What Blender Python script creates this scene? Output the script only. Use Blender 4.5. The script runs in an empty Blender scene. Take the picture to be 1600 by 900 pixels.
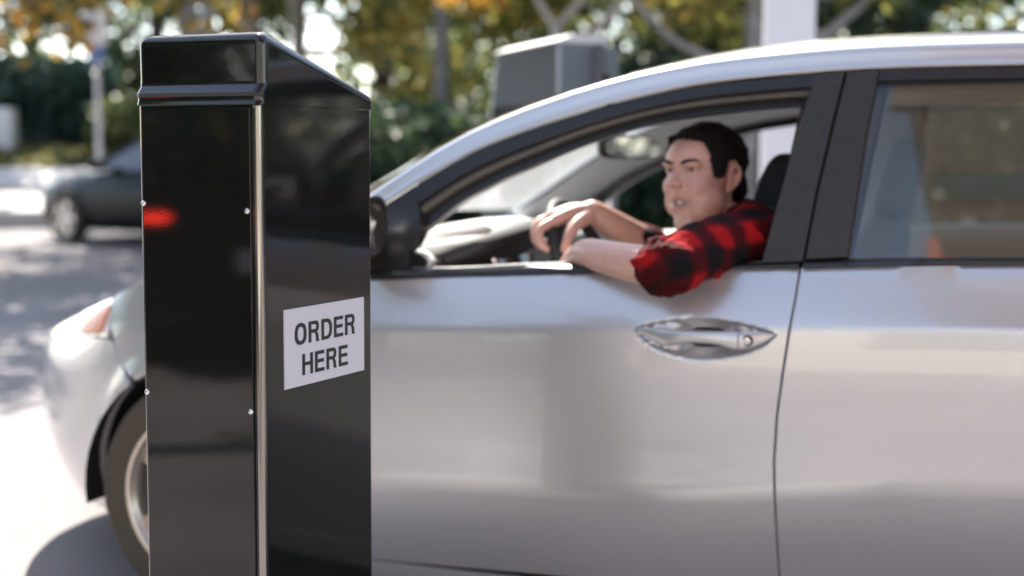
import bpy, bmesh, math, random
from mathutils import Vector, Matrix
from mathutils.geometry import delaunay_2d_cdt
from math import sin, cos, pi, radians, sqrt, exp, atan2

random.seed(7)
SC = bpy.context.scene
COL = SC.collection

# ------------------------------------------------------------------ camera
PSI, TH, ROLL = radians(20), radians(5.6), radians(0.3)
CAM = Vector((1.973, -3.04, 1.19))
fwd = Vector((-sin(PSI) * cos(TH), cos(PSI) * cos(TH), -sin(TH)))
rt0 = Vector((cos(PSI), sin(PSI), 0))
up0 = rt0.cross(fwd)
rt = rt0 * cos(ROLL) + up0 * sin(ROLL)
up = up0 * cos(ROLL) - rt0 * sin(ROLL)
cd = bpy.data.cameras.new("camera")
cam = bpy.data.objects.new("camera", cd)
COL.objects.link(cam)
m = Matrix((rt, up, -fwd)).transposed().to_4x4()
m.translation = CAM
cam.matrix_world = m
cd.sensor_width = 36.0
cd.lens = 36.0 * 2222 / 1600
cd.clip_start = 0.05
cd.clip_end = 2000
cd.dof.use_dof = True
cd.dof.focus_distance = 2.38
cd.dof.aperture_fstop = 2.0
SC.camera = cam

# ------------------------------------------------------------------ light
SUN_EL = radians(48)
sd = Vector((-0.50, 0.86, 0)).normalized()
sun_dir = Vector((sd.x * cos(SUN_EL), sd.y * cos(SUN_EL), sin(SUN_EL)))
W = bpy.data.worlds.new("World")
SC.world = W
W.use_nodes = True
wn = W.node_tree
bg = wn.nodes["Background"]
sky = wn.nodes.new("ShaderNodeTexSky")
sky.sky_type = 'NISHITA'
sky.sun_disc = False
sky.sun_elevation = SUN_EL
sky.sun_rotation = atan2(sd.x, sd.y)
sky.air_density = 1.0
sky.dust_density = 0.6
sky.ozone_density = 1.0
bg.inputs[1].default_value = 0.15
hs = wn.nodes.new("ShaderNodeHueSaturation")
hs.inputs["Saturation"].default_value = .78
wn.links.new(sky.outputs[0], hs.inputs["Color"])
wn.links.new(hs.outputs[0], bg.inputs[0])
sl = bpy.data.lights.new("sun", 'SUN')
sl.energy = 5.0
sl.angle = radians(0.5)
sl.color = (1.0, 0.93, 0.84)
so = bpy.data.objects.new("sun", sl)
COL.objects.link(so)
so.rotation_euler = (-sun_dir).to_track_quat('-Z', 'Y').to_euler()
SC.view_settings.view_transform = 'Standard'
SC.view_settings.look = 'None'
SC.view_settings.gamma = 1.0
SC.view_settings.exposure = 1.74
SC.view_settings.use_curve_mapping = False
SC.cycles.use_denoising = True
SC.cycles.max_bounces = 10
SC.cycles.transparent_max_bounces = 24
SC.cycles.sample_clamp_indirect = 6.0


# ------------------------------------------------------------------ materials
def mat(name, col=(.5, .5, .5), rough=.6, metal=0., coat=0., coat_rough=.03, spec=.5, noise=None, bump=None, emit=None, transm=0., sheen=0.):
    """noise=(scale, colour2, low, high[, coord])  bump=(scale, strength, dist)"""
    mt = bpy.data.materials.new(name)
    mt.use_nodes = True
    nt = mt.node_tree
    b = nt.nodes["Principled BSDF"]
    b.inputs["Base Color"].default_value = (*col, 1)
    b.inputs["Roughness"].default_value = rough
    b.inputs["Metallic"].default_value = metal
    b.inputs["Coat Weight"].default_value = coat
    b.inputs["Coat Roughness"].default_value = coat_rough
    b.inputs["Specular IOR Level"].default_value = spec
    b.inputs["Sheen Weight"].default_value = sheen
    b.inputs["Transmission Weight"].default_value = transm
    tc = nt.nodes.new("ShaderNodeTexCoord")
    if noise:
        n = nt.nodes.new("ShaderNodeTexNoise")
        n.inputs["Scale"].default_value = noise[0]
        n.inputs["Detail"].default_value = 6
        nt.links.new(tc.outputs["Object"], n.inputs["Vector"])
        r = nt.nodes.new("ShaderNodeValToRGB")
        r.color_ramp.elements[0].position = noise[2]
        r.color_ramp.elements[0].color = (*col, 1)
        r.color_ramp.elements[1].position = noise[3]
        r.color_ramp.elements[1].color = (*noise[1], 1)
        nt.links.new(n.outputs["Fac"], r.inputs[0])
        nt.links.new(r.outputs[0], b.inputs["Base Color"])
    if bump:
        n2 = nt.nodes.new("ShaderNodeTexNoise")
        n2.inputs["Scale"].default_value = bump[0]
        n2.inputs["Detail"].default_value = 3
        nt.links.new(tc.outputs["Object"], n2.inputs["Vector"])
        bp = nt.nodes.new("ShaderNodeBump")
        bp.inputs["Strength"].default_value = bump[1]
        bp.inputs["Distance"].default_value = bump[2]
        nt.links.new(n2.outputs["Fac"], bp.inputs["Height"])
        nt.links.new(bp.outputs[0], b.inputs["Normal"])
        if coat:
            nt.links.new(bp.outputs[0], b.inputs["Coat Normal"])
    if emit:
        b.inputs["Emission Color"].default_value = (*emit[0], 1)
        b.inputs["Emission Strength"].default_value = emit[1]
    return mt


def glass(name, tint=(.92, .95, .94), dirt=.02, ior=1.5):
    mt = bpy.data.materials.new(name)
    mt.use_nodes = True
    nt = mt.node_tree
    nt.nodes.remove(nt.nodes["Principled BSDF"])
    out = nt.nodes["Material Output"]
    tr = nt.nodes.new("ShaderNodeBsdfTransparent")
    tr.inputs[0].default_value = (*tint, 1)
    df = nt.nodes.new("ShaderNodeBsdfTranslucent")
    df.inputs[0].default_value = (.8, .82, .8, 1)
    mx = nt.nodes.new("ShaderNodeMixShader")
    mx.inputs[0].default_value = dirt
    nt.links.new(tr.outputs[0], mx.inputs[1])
    nt.links.new(df.outputs[0], mx.inputs[2])
    gl = nt.nodes.new("ShaderNodeBsdfGlossy")
    gl.inputs["Roughness"].default_value = 0.01
    fr = nt.nodes.new("ShaderNodeFresnel")
    fr.inputs[0].default_value = ior
    m2 = nt.nodes.new("ShaderNodeMixShader")
    nt.links.new(fr.outputs[0], m2.inputs[0])
    nt.links.new(mx.outputs[0], m2.inputs[1])
    nt.links.new(gl.outputs[0], m2.inputs[2])
    nt.links.new(m2.outputs[0], out.inputs[0])
    return mt


def leafmat(name, cols, trans=.5, rough=.42):
    """leaf clumps: colour varies per clump through a low-frequency noise in world position"""
    mt = bpy.data.materials.new(name)
    mt.use_nodes = True
    nt = mt.node_tree
    nt.nodes.remove(nt.nodes["Principled BSDF"])
    out = nt.nodes["Material Output"]
    geo = nt.nodes.new("ShaderNodeNewGeometry")
    n = nt.nodes.new("ShaderNodeTexNoise")
    n.inputs["Scale"].default_value = 1.1
    n.inputs["Detail"].default_value = 4
    nt.links.new(geo.outputs["Position"], n.inputs["Vector"])
    add = nt.nodes.new("ShaderNodeMath")
    add.operation = 'MULTIPLY_ADD'
    add.inputs[1].default_value = .35
    nt.links.new(geo.outputs["Random Per Island"], add.inputs[0])
    sub = nt.nodes.new("ShaderNodeMath")
    sub.operation = 'SUBTRACT'
    sub.inputs[1].default_value = .175
    nt.links.new(n.outputs["Fac"], sub.inputs[0])
    nt.links.new(sub.outputs[0], add.inputs[2])
    r = nt.nodes.new("ShaderNodeValToRGB")
    els = r.color_ramp.elements
    k = len(cols)
    while len(els) < k:
        els.new(.5)
    for i, c in enumerate(cols):
        els[i].position = .3 + .4 * i / max(1, k - 1)
        els[i].color = (*c, 1)
    nt.links.new(add.outputs[0], r.inputs[0])
    pr = nt.nodes.new("ShaderNodeBsdfPrincipled")
    pr.inputs["Roughness"].default_value = rough
    tl = nt.nodes.new("ShaderNodeBsdfTranslucent")
    nt.links.new(r.outputs[0], pr.inputs["Base Color"])
    nt.links.new(r.outputs[0], tl.inputs[0])
    mx = nt.nodes.new("ShaderNodeMixShader")
    mx.inputs[0].default_value = trans
    nt.links.new(pr.outputs[0], mx.inputs[1])
    nt.links.new(tl.outputs[0], mx.inputs[2])
    nt.links.new(mx.outputs[0], out.inputs[0])
    return mt


M = {}
M['asphalt'] = mat('asphalt', (.155, .140, .140), .9, noise=(1.3, (.215, .197, .197), .35, .7), bump=(160, .5, .004))
M['silver'] = mat('silver_paint', (.58, .582, .59), .30, metal=.55, coat=1., coat_rough=.015, noise=(900, (.49, .494, .505), .35, .65))
M['gloss_black'] = mat('gloss_black', (.007, .008, .0078), .05, spec=.62, bump=(70, .03, .001))
M['panel_black'] = mat('panel_black', (.009, .0098, .0084), .03, spec=.6, bump=(260, .022, .001))
M['trim_black'] = mat('trim_black', (.017, .0165, .016), .34, spec=.42)
M['pillar_black'] = mat('pillar_black', (.028, .025, .021), .42, spec=.35, noise=(60, (.04, .038, .035), .3, .8))
M['channel'] = mat('window_channel', (.10, .085, .068), .45)  # brownish tone stands in for a reflection along the window frame
M['rubber'] = mat('rubber', (.018, .018, .018), .75)
M['dark_int'] = mat('dark_interior', (.03, .031, .032), .8)
M['dash'] = mat('dash_plastic', (.55, .53, .51), .75, bump=(300, .2, .001))
M['dash_dark'] = mat('dash_dark', (.022, .022, .023), .6)
M['grey_trim'] = mat('grey_trim', (.27, .27, .275), .8)
M['headliner'] = mat('headliner', (.72, .60, .46), .95)
M['seat_grey'] = mat('seat_grey', (.22, .24, .27), .95, bump=(500, .3, .001))
M['seat'] = mat('seat_fabric', (.022, .024, .028), .95, bump=(500, .3, .001))
M['alloy'] = mat('alloy', (.66, .59, .51), .32, metal=.75, coat=.5)
M['tyre'] = mat('tyre', (.075, .062, .046), .85, bump=(60, .4, .003))
M['chrome'] = mat('chrome', (.8, .8, .8), .12, metal=1.)
M['mirror'] = mat('mirror_glass', (.85, .86, .85), .02, metal=1.)
M['lamp_clear'] = mat('lamp_lens', (.75, .74, .74), .08, coat=1., spec=.8)
M['amber'] = mat('amber_lens', (.62, .14, .03), .3)
M['red_lens'] = mat('red_lens', (.6, .01, .01), .12, coat=1.)
M['glass'] = glass('window_glass', (.90, .92, .90), .015, 1.75)
M['windshield'] = glass('windshield_glass', (.93, .95, .94), .15)
M['sign_white'] = mat('sign_white', (.57, .565, .59), .35)
M['ink'] = mat('ink', (.018, .02, .02), .5)
M['bead'] = mat('corner_bead', (.34, .33, .30), .12, metal=1.)  # pale metal chosen to brighten the highlight along the post's corner
M['screw'] = mat('screw_metal', (.75, .74, .74), .22, metal=1.)


# ------------------------------------------------------------------ mesh helpers
def obj(name, verts, faces, mt, parent=None, smooth=True, sharp=None):
    me = bpy.data.meshes.new(name)
    me.from_pydata([tuple(v) for v in verts], [], faces)
    me.validate()
    me.materials.append(mt)
    if smooth:
        for p in me.polygons:
            p.use_smooth = True
        if sharp is not None:
            me.set_sharp_from_angle(angle=radians(sharp))
    o = bpy.data.objects.new(name, me)
    COL.objects.link(o)
    if parent:
        o.parent = parent
    return o


def bobj(name, bm, mt, parent=None, smooth=True, sharp=35):
    me = bpy.data.meshes.new(name)
    bm.normal_update()
    bm.to_mesh(me)
    bm.free()
    me.materials.append(mt)
    if smooth:
        for p in me.polygons:
            p.use_smooth = True
        if sharp is not None:
            me.set_sharp_from_angle(angle=radians(sharp))
    o = bpy.data.objects.new(name, me)
    COL.objects.link(o)
    if smooth and sharp is not None and sharp <= 41 and len(me.polygons) < 4000:
        md = o.modifiers.new('weighted_normal', 'WEIGHTED_NORMAL')
        md.keep_sharp = True
        md.weight = 90
    if parent:
        o.parent = parent
    return o


def tag(o, label=None, cat=None, group=None, kind=None):
    if label: o['label'] = label
    if cat: o['category'] = cat
    if group: o['group'] = group
    if kind: o['kind'] = kind
    return o


def empty(name, loc=(0, 0, 0), rz=0, parent=None):
    o = bpy.data.objects.new(name, None)
    COL.objects.link(o)
    o.location = loc
    o.rotation_euler = (0, 0, rz)
    o.empty_display_size = .2
    if parent: o.parent = parent
    return o


def add_box(bm, c, s, bevel=0., seg=3, rot=None):
    g = bmesh.ops.create_cube(bm, size=1)
    vs = g['verts']
    for v in vs:
        v.co = Vector((v.co.x * s[0], v.co.y * s[1], v.co.z * s[2]))
    if bevel:
        es = list({e for v in vs for e in v.link_edges})
        r = bmesh.ops.bevel(bm, geom=es, offset=bevel, segments=seg, affect='EDGES', profile=.5)
        vs = list({v for f in r['faces'] for v in f.verts} | {v for v in vs if v.is_valid})
    mm = Matrix.Translation(Vector(c))
    if rot is not None: mm = mm @ rot
    bmesh.ops.transform(bm, matrix=mm, verts=vs)
    return vs


def add_cyl(bm, p0, p1, r0, r1=None, n=16, caps=True):
    p0, p1 = Vector(p0), Vector(p1)
    if r1 is None: r1 = r0
    ax = (p1 - p0)
    q = ax.to_track_quat('Z', 'Y').to_matrix()
    A, B = [], []
    for i in range(n):
        a = 2 * pi * i / n
        dv = q @ Vector((cos(a), sin(a), 0))
        A.append(bm.verts.new(p0 + dv * r0))
        B.append(bm.verts.new(p1 + dv * r1))
    for i in range(n):
        j = (i + 1) % n
        bm.faces.new((A[i], A[j], B[j], B[i]))
    if caps:
        bm.faces.new(A[::-1])
        bm.faces.new(B)


def add_tube(bm, pts, rads, n=12, caps=True):
    pts = [Vector(p) for p in pts]
    if not hasattr(rads, '__len__'): rads = [rads] * len(pts)
    rings = []
    prev = None
    for i, p in enumerate(pts):
        t = (pts[min(i + 1, len(pts) - 1)] - pts[max(i - 1, 0)]).normalized()
        if prev is None:
            a = Vector((0, 0, 1)) if abs(t.z) < .9 else Vector((1, 0, 0))
            x = t.cross(a).normalized()
        else:
            x = (prev - t * prev.dot(t)).normalized()
        prev = x
        y = t.cross(x)
        rings.append([bm.verts.new(p + (x * cos(2 * pi * k / n) + y * sin(2 * pi * k / n)) * rads[i]) for k in range(n)])
    for a, b in zip(rings, rings[1:]):
        for k in range(n):
            l = (k + 1) % n
            bm.faces.new((a[k], a[l], b[l], b[k]))
    if caps:
        bm.faces.new(rings[0][::-1])
        bm.faces.new(rings[-1])
    return rings


def add_lathe(bm, prof, origin, axis, n=48, closed=False):
    """prof: list of (radius, height along axis)"""
    o = Vector(origin)
    q = Vector(axis).to_track_quat('Z', 'Y').to_matrix()
    R = []
    for (r, h) in prof:
        R.append([bm.verts.new(o + q @ Vector((r * cos(2 * pi * k / n), r * sin(2 * pi * k / n), h))) for k in range(n)])
    L = list(zip(R, R[1:]))
    if closed: L.append((R[-1], R[0]))
    for a, b in L:
        for k in range(n):
            l = (k + 1) % n
            bm.faces.new((a[k], a[l], b[l], b[k]))
    return R


def add_grid(bm, rows):
    R = [[bm.verts.new(Vector(p)) for p in r] for r in rows]
    for a, b in zip(R, R[1:]):
        for k in range(len(a) - 1):
            bm.faces.new((a[k], a[k + 1], b[k + 1], b[k]))
    return R


def pchip(tab, x):
    n = len(tab)
    xs = [t[0] for t in tab]
    ys = [t[1] for t in tab]
    if x <= xs[0]: return ys[0]
    if x >= xs[-1]: return ys[-1]
    i = 0
    while x > xs[i + 1]: i += 1
    h = [xs[k + 1] - xs[k] for k in range(n - 1)]
    de = [(ys[k + 1] - ys[k]) / h[k] for k in range(n - 1)]

    def mm(k):
        if k == 0: return de[0]
        if k == n - 1: return de[-1]
        if de[k - 1] * de[k] <= 0: return 0.
        w1 = 2 * h[k] + h[k - 1]
        w2 = h[k] + 2 * h[k - 1]
        return (w1 + w2) / (w1 / de[k - 1] + w2 / de[k])
    t = (x - xs[i]) / h[i]
    return (2 * t**3 - 3 * t * t + 1) * ys[i] + (t**3 - 2 * t * t + t) * mm(i) * h[i] + (-2 * t**3 + 3 * t * t) * ys[i + 1] + (t**3 - t * t) * mm(i + 1) * h[i]


def sstep(a, b, x):
    t = min(max((x - a) / (b - a), 0), 1)
    return t * t * (3 - 2 * t)


def lerp(a, b, t): return a + (b - a) * t


def resample(poly, res, closed=True):
    out = []
    n = len(poly)
    for i in range(n if closed else n - 1):
        a = Vector(poly[i])
        b = Vector(poly[(i + 1) % n])
        k = max(1, int(round((b - a).length / res)))
        for j in range(k): out.append(tuple(a.lerp(b, j / k)))
    if not closed: out.append(tuple(poly[-1]))
    return out


def inside(poly, x, y):
    c = False
    j = len(poly) - 1
    for i in range(len(poly)):
        xi, yi = poly[i]
        xj, yj = poly[j]
        if (yi > y) != (yj > y) and x < (xj - xi) * (y - yi) / (yj - yi) + xi: c = not c
        j = i
    return c


def segdist(poly, x, y):
    best = 9
    n = len(poly)
    for i in range(n):
        ax, ay = poly[i]
        bx, by = poly[(i + 1) % n]
        dx, dy = bx - ax, by - ay
        L = dx * dx + dy * dy
        t = 0 if L == 0 else min(max(((x - ax) * dx + (y - ay) * dy) / L, 0), 1)
        d2 = (ax + dx * t - x)**2 + (ay + dy * t - y)**2
        best = min(best, d2)
    return sqrt(best)


def panel(name, poly, S, mt, parent, res=.03, depth=.014, off=0., curl=.003, sharp=40, pre=()):
    """dense sheet over the outline poly in (u, z), laid on the surface S(u, z, depth), with a flange turned in round its edge"""
    P = resample(poly, res)
    n = len(P)
    xs = [p[0] for p in P]
    zs = [p[1] for p in P]
    pts = [Vector(p) for p in P]
    hp = res * .87
    pts += [Vector(p) for p in pre]
    occ = {(int(p[0] / .012), int(p[1] / .012)) for p in pre}
    j = 0
    z = min(zs) + hp * .5
    while z < max(zs):
        x = min(xs) + (res * .5 if j % 2 else 0)
        while x < max(xs):
            if (int(x / .012), int(z / .012)) not in occ and inside(P, x, z) and segdist(poly, x, z) > res * .45: pts.append(Vector((x, z)))
            x += res
        z += hp
        j += 1
    r = delaunay_2d_cdt(pts, [(i, (i + 1) % n) for i in range(n)], [], 1, 1e-6)
    vs, fs, ov = r[0], r[2], r[3]
    mp = {}
    for i, l in enumerate(ov):
        for k in l: mp[k] = i
    verts = []
    cx = sum(xs) / n
    for v in vs: verts.append(S(v.x, v.y, off))
    faces = [tuple(f) for f in fs]
    # orientation: normals face outwards (-y)
    # edge flange
    area = sum(P[i][0] * P[(i + 1) % n][1] - P[(i + 1) % n][0] * P[i][1] for i in range(n))
    sg = 1 if area > 0 else -1
    f1, f2 = [], []
    for i in range(n):
        a = Vector(P[i - 1])
        b = Vector(P[(i + 1) % n])
        t = (b - a).normalized()
        nin = Vector((-t.y, t.x)) * sg
        p = Vector(P[i])
        q = p - nin * curl
        verts.append(S(q.x, q.y, off + depth * .35))
        verts.append(S(q.x, q.y, off + depth))
        f1.append(len(verts) - 2)
        f2.append(len(verts) - 1)
    bd = [mp[i] for i in range(n)]
    for i in range(n):
        k = (i + 1) % n
        if sg > 0:
            faces += [(bd[k], bd[i], f1[i], f1[k]), (f1[k], f1[i], f2[i], f2[k])]
        else:
            faces += [(bd[i], bd[k], f1[k], f1[i]), (f1[i], f1[k], f2[k], f2[i])]
    # CDT faces are CCW in (u,z): seen from -y that is outward
    return obj(name, verts, faces, mt, parent, True, sharp)

# ------------------------------------------------------------------ car body surface
CARW = 1.78
_pl = [(-.985, .89), (-.965, .76), (-.91, .62), (-.82, .48), (-.70, .345), (-.57, .235), (-.45, .16), (-.33, .10), (-.2, .055), (-.05, .022), (.12, .006), (.3, 0),
       (.8, 0), (1.3, 0), (1.8, 0), (2.3, 0.004), (2.8, .016), (3.2, .07), (3.45, .16), (3.6, .30), (3.68, .5), (3.70, .89)]


def _cr(p0, p1, p2, p3, t):
    return tuple(.5 * (2 * b + (c - a) * t + (2 * a - 5 * b + 4 * c - e) * t * t + (-a + 3 * b - 3 * c + e) * t**3) for a, b, c, e in zip(p0, p1, p2, p3))


_dense = []
for i in range(len(_pl) - 1):
    p0 = _pl[max(i - 1, 0)] if i else (_pl[0][0], 2 * .89 - _pl[1][1])
    p3 = _pl[min(i + 2, len(_pl) - 1)] if i < len(_pl) - 2 else (_pl[-1][0], 2 * .89 - _pl[-2][1])
    for k in range(24): _dense.append(_cr(p0, _pl[i], _pl[i + 1], p3, k / 24))
_dense.append(_pl[-1])
_al = [0.]
for a, b in zip(_dense, _dense[1:]): _al.append(_al[-1] + sqrt((a[0] - b[0])**2 + (a[1] - b[1])**2))
_i0 = min(range(len(_dense)), key=lambda i: abs(_dense[i][0] - .3) + (0 if _dense[i][1] < .3 else 9))
_al = [a - _al[_i0] + .3 for a in _al]
U0, U1 = _al[0], _al[-1]
import bisect


def plan(u):
    u = min(max(u, U0), U1)
    i = min(max(bisect.bisect_right(_al, u) - 1, 0), len(_al) - 2)
    t = (u - _al[i]) / (_al[i + 1] - _al[i])
    a, b = _dense[i], _dense[i + 1]
    a0 = _dense[max(i - 1, 0)]
    b1 = _dense[min(i + 2, len(_dense) - 1)]
    ta = Vector((b[0] - a0[0], b[1] - a0[1])).normalized()
    tb = Vector((b1[0] - a[0], b1[1] - a[1])).normalized()
    tt = ta.lerp(tb, t).normalized()
    return a[0] + (b[0] - a[0]) * t, a[1] + (b[1] - a[1]) * t, tt.y, -tt.x   # outward normal


SEC = [(0.08, .115), (.17, .060), (.22, .042), (.30, .022), (.38, .0080), (.445, .0), (.49, .0008), (.56, .0005), (.62, .001), (.72, .004), (.775, .008), (.80, .015), (.88, .042), (.94, .068), (.96, .075)]
NOSE = [(.10, .16), (.19, .075), (.26, .04), (.36, .008), (.46, .0), (.56, .006), (.64, .03), (.72, .085), (.80, .16), (.88, .26), (1., .42)]
TAIL = [(.10, .16), (.25, .03), (.40, .0), (.6, .0), (.8, .04), (.95, .12), (1.05, .2)]
ZTOP = [(-2, .62), (-1.3, .63), (-1.05, .645), (-.75, .70), (-.55, .745), (-.36, .792), (-.2, .845), (.0, .885), (.2, .905), (.45, .90)]


def zcrease(x): return .756 + .052 * (x - .5)


def zlow(x): return pchip([(-.5, .40), (.5, .418), (.95, .429), (1.2, .437), (1.32, .447), (1.48, .469), (1.6, .486), (2., .52), (2.5, .55)], x)


def handle_lens(x):
    t = (x - 1.157) / .312
    if t <= 0 or t >= 1: return None
    return .794 + .03 * sin(pi * t)**.8, .794 - .063 * sin(pi * t**.88)**.62


def inset(u, z):
    if z < .95:
        zz = z
        # shift the section so that its creases follow the car's creases
        k = sstep(.55, .62, z)
        zl = zlow(u) - .445
        zc = zcrease(u) - .775
        zz = z - lerp(zl * sstep(.1, .3, z), zc * (1 - sstep(.80, .95, z)), k)
        s = pchip(SEC, zz)
    else:
        t = (z - .94) / .46
        s = .075 + .11 * t + .06 * t * t
        s += .035 * max(0, (.8 - u) / .5)**2 * sstep(.95, 1.05, z)
    if u < -.2:
        w = 1 - sstep(-.85, -.2, u)
        s = lerp(s, pchip(NOSE, z), w)
    if u > 2.9:
        w = sstep(2.9, 3.6, u)
        s = lerp(s, pchip(TAIL, z), w)
    for wx in (0., 2.7):
        dd = sqrt((u - wx)**2 + (z - .3)**2)
        if dd < .6 and z > .2:
            s -= .018 * exp(-((dd - .352) / .035)**2) * sstep(.2, .35, z)
    return s


def S(u, z, depth=0.):
    x, y, nx, ny = plan(u)
    k = inset(u, z) + depth
    return Vector((x - nx * k, y - ny * k, z))


def Sdoor(u, z, depth=0.):
    dp = depth
    L = handle_lens(u)
    if L and L[1] < z < L[0]:
        zt, zb = L
        e = 1 - abs((z - (zt + zb) / 2) / ((zt - zb) / 2))
        dp += .010 * sstep(0, .25, e) + .026 * sstep(0, .75, e) * exp(-((u - 1.315) / .055)**4)
    return S(u, z, dp)


car = empty('silver_car')
tag(car, 'silver hatchback car with lowered driver window stopped beside the black order post', 'car')
MIR = []          # near-side objects that get a mirrored twin on the far side


def near(o):
    MIR.append(o)
    return o


GAP = .0035
# traced outlines (u = x along the side, z)
door_gap = [(1.512, .952), (1.508, .933), (1.504, .866), (1.495, .786), (1.485, .703), (1.476, .618), (1.472, .519), (1.476, .42), (1.483, .257), (1.486, .21), (1.487, .17)]
rail_low = [(.27, .925), (.36, .978), (.471, 1.043), (.573, 1.107), (.712, 1.184), (.85, 1.239), (.957, 1.274), (1.107, 1.314), (1.256, 1.342), (1.401, 1.357), (1.571, 1.369), (1.75, 1.374), (1.948, 1.375), (2.15, 1.368), (2.4, 1.345), (2.6, 1.31), (2.8, 1.25), (2.95, 1.18), (3.05, 1.10), (3.12, 1.02)]
belt = [(.27, .868), (.509, .875), (.689, .888), (.848, .897), (1.078, .912), (1.297, .927), (1.508, .936), (1.709, .947), (1.965, .957), (2.3, .968), (2.6, .978), (2.9, .985)]
sill = [(.27, .898), (.596, .902), (.718, .908), (.845, .919), (1.045, .930), (1.424, .942), (1.51, .949), (1.608, .957), (1.964, .969), (2.3, .98), (2.6, .99)]
apert = [(.585, .985), (.665, 1.048), (.756, 1.102), (.848, 1.145), (.968, 1.197), (1.117, 1.243), (1.264, 1.268), (1.409, 1.281), (1.487, 1.286)]


def bz(x): return pchip(belt, x)
def sz(x): return pchip(sill, x)


# --- doors
pts = []
for (x, z) in door_gap[1:]: pts.append((x - GAP, z))
xs = [.44 + (1.5 - .44) * i / 12 for i in range(13)]
top = [(x, bz(x) - .002) for x in xs]
poly = [(.435, .183), (.425, .4), (.42, .7)] + top[:-1] + pts[:-1]
poly = poly[::-1]
extra = []


def add_extra(x0, x1, z0, z1, st):
    x = x0
    while x < x1:
        z = z0
        while z < z1:
            extra.append((x + random.uniform(-.1, .1) * st, z))
            z += st
        x += st


add_extra(1.15, 1.475, .725, .83, .0052)
for i in range(110):
    x = .43 + i * .0097
    for dz in (-.008, 0, .008):
        extra.append((x, zlow(x) + dz))
        if not (1.14 < x < 1.48): extra.append((x, zcrease(x) + dz))


def panel_x(name, poly, S_, mt, parent, res, extra, **kw):
    global segdist
    P = [p for p in extra if inside(poly, *p) and segdist(poly, *p) > .006]
    return panel(name, poly, S_, mt, parent, res, pre=P, **kw)


front_door = near(panel_x('front_door', poly, Sdoor, M['silver'], car, .02, extra))
pts = [(x + GAP, z) for (x, z) in door_gap[1:]]
extra = []
for i in range(100):
    x = 1.48 + i * .0105
    for dz in (-.008, 0, .008):
        extra.append((x, zlow(x) + dz))
        extra.append((x, zcrease(x) + dz))
rd = pts[:-1] + [(1.49, .183), (2.30, .183), (2.345, .25), (2.349, .30), (2.361, .39), (2.396, .476), (2.451, .549), (2.483, .577), (2.503, .645), (2.53, .8), (2.53, bz(2.53) - .002)] + [(x, bz(x) - .002) for x in (2.3, 2.1, 1.9, 1.7, 1.6)]
rear_door = near(panel_x('rear_door', rd, S, M['silver'], car, .025, extra))


def arc(cx, r, a0, a1, n):
    return [(cx + r * cos(radians(a0 + (a1 - a0) * i / n)), .3 + r * sin(radians(a0 + (a1 - a0) * i / n))) for i in range(n + 1)]


def ztop(u): return pchip(ZTOP, u)


# front fender: from the bumper seam over the arch to the door
seam = [(-.20, .593), (-.255, .625), (-.28, .66), (-.30, .70)]
fen = arc(0, .34, 8, 121, 16)
fen = [(.415, .183), (.345, .183)] + fen + seam[1:] + [(-.325, .72), (-.335, ztop(-.335) - .004), (-.2, ztop(-.2)), (0, ztop(0)), (.2, ztop(.2)), (.412, .88), (.41, .7), (.415, .4)]
near(panel('front_fender', fen[::-1], S, M['silver'], car, .025))
# bumper: one sheet, both halves mirrored
ub = U0
bum = [(ub, .20)] + [(-.98 + .1 * i, .195) for i in range(6)] + [(-.335, .195)] + arc(0, .34, 188, 126, 12)[1:] + [(-.262, .627), (-.29, .665), (-.33, .682)] + \
      [(-.45, .672), (-.6, .655), (-.8, .632), (-.95, .60), (-1.1, .58), (ub, .575)]
near(panel('bumper', bum, S, M['silver'], car, .03))
# headlight lens with its amber corner
hl = [(-.33, .688), (-.45, .677), (-.6, .66), (-.8, .638), (-.93, .612), (-.95, .64), (-.8, ztop(-.8) - .012), (-.6, ztop(-.6) - .008), (-.45, ztop(-.45) - .006), (-.345, ztop(-.345) - .008)]
head = near(panel('headlight', hl[::-1], S, M['lamp_clear'], car, .022, off=-.002))
am = [(-.352, .70), (-.47, .683), (-.53, .685), (-.47, .728), (-.40, .758), (-.352, .768)]
am_o = near(panel('indicator_lens', am[::-1], S, M['amber'], head, .02, off=-.008, depth=.01))
# rear quarter panel and tail
rq = [(2.537, .66), (2.51, .64), (2.45, .56)] + arc(2.7, .345, 128, 8, 14) + [(3.06, .22), (3.3, .22), (3.6, .25), (U1, .3), (U1, .93), (3.5, .96), (3.2, .985), (3.05, 1.0), (2.9, .985), (2.7, .98), (2.537, .972)]
near(panel('rear_quarter', rq[::-1], S, M['silver'], car, .04))
# sill strip under the doors
rk = [(.36, .10), (2.33, .10), (2.31, .178), (.36, .178)]
near(panel('rocker_sill', rk, lambda u, z, d=0: S(u, z, d - .012 * sstep(.178, .16, z)), M['silver'], car, .03, off=-.004, depth=.02))
# dark inner shell behind the gaps
sh = [(-.30, .2), (-.29, .5), (-.15, .66), (.1, .66), (.36, .5), (.4, .2), (2.3, .2), (2.4, .55), (2.55, .66), (2.9, .66), (3.05, .4), (3.1, .2), (3.6, .25), (3.6, .9), (2.9, .95), (1.5, .905), (.5, .86), (0, .80), (-.3, .72), (-.33, .5)]
near(panel('inner_shell', [(.40, .2), (2.30, .2), (2.36, .45), (2.5, .66), (2.52, .93), (1.5, .90), (.46, .84), (.36, .8), (.36, .5)], S, M['dark_int'], car, .06, off=.03, depth=.01))


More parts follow.
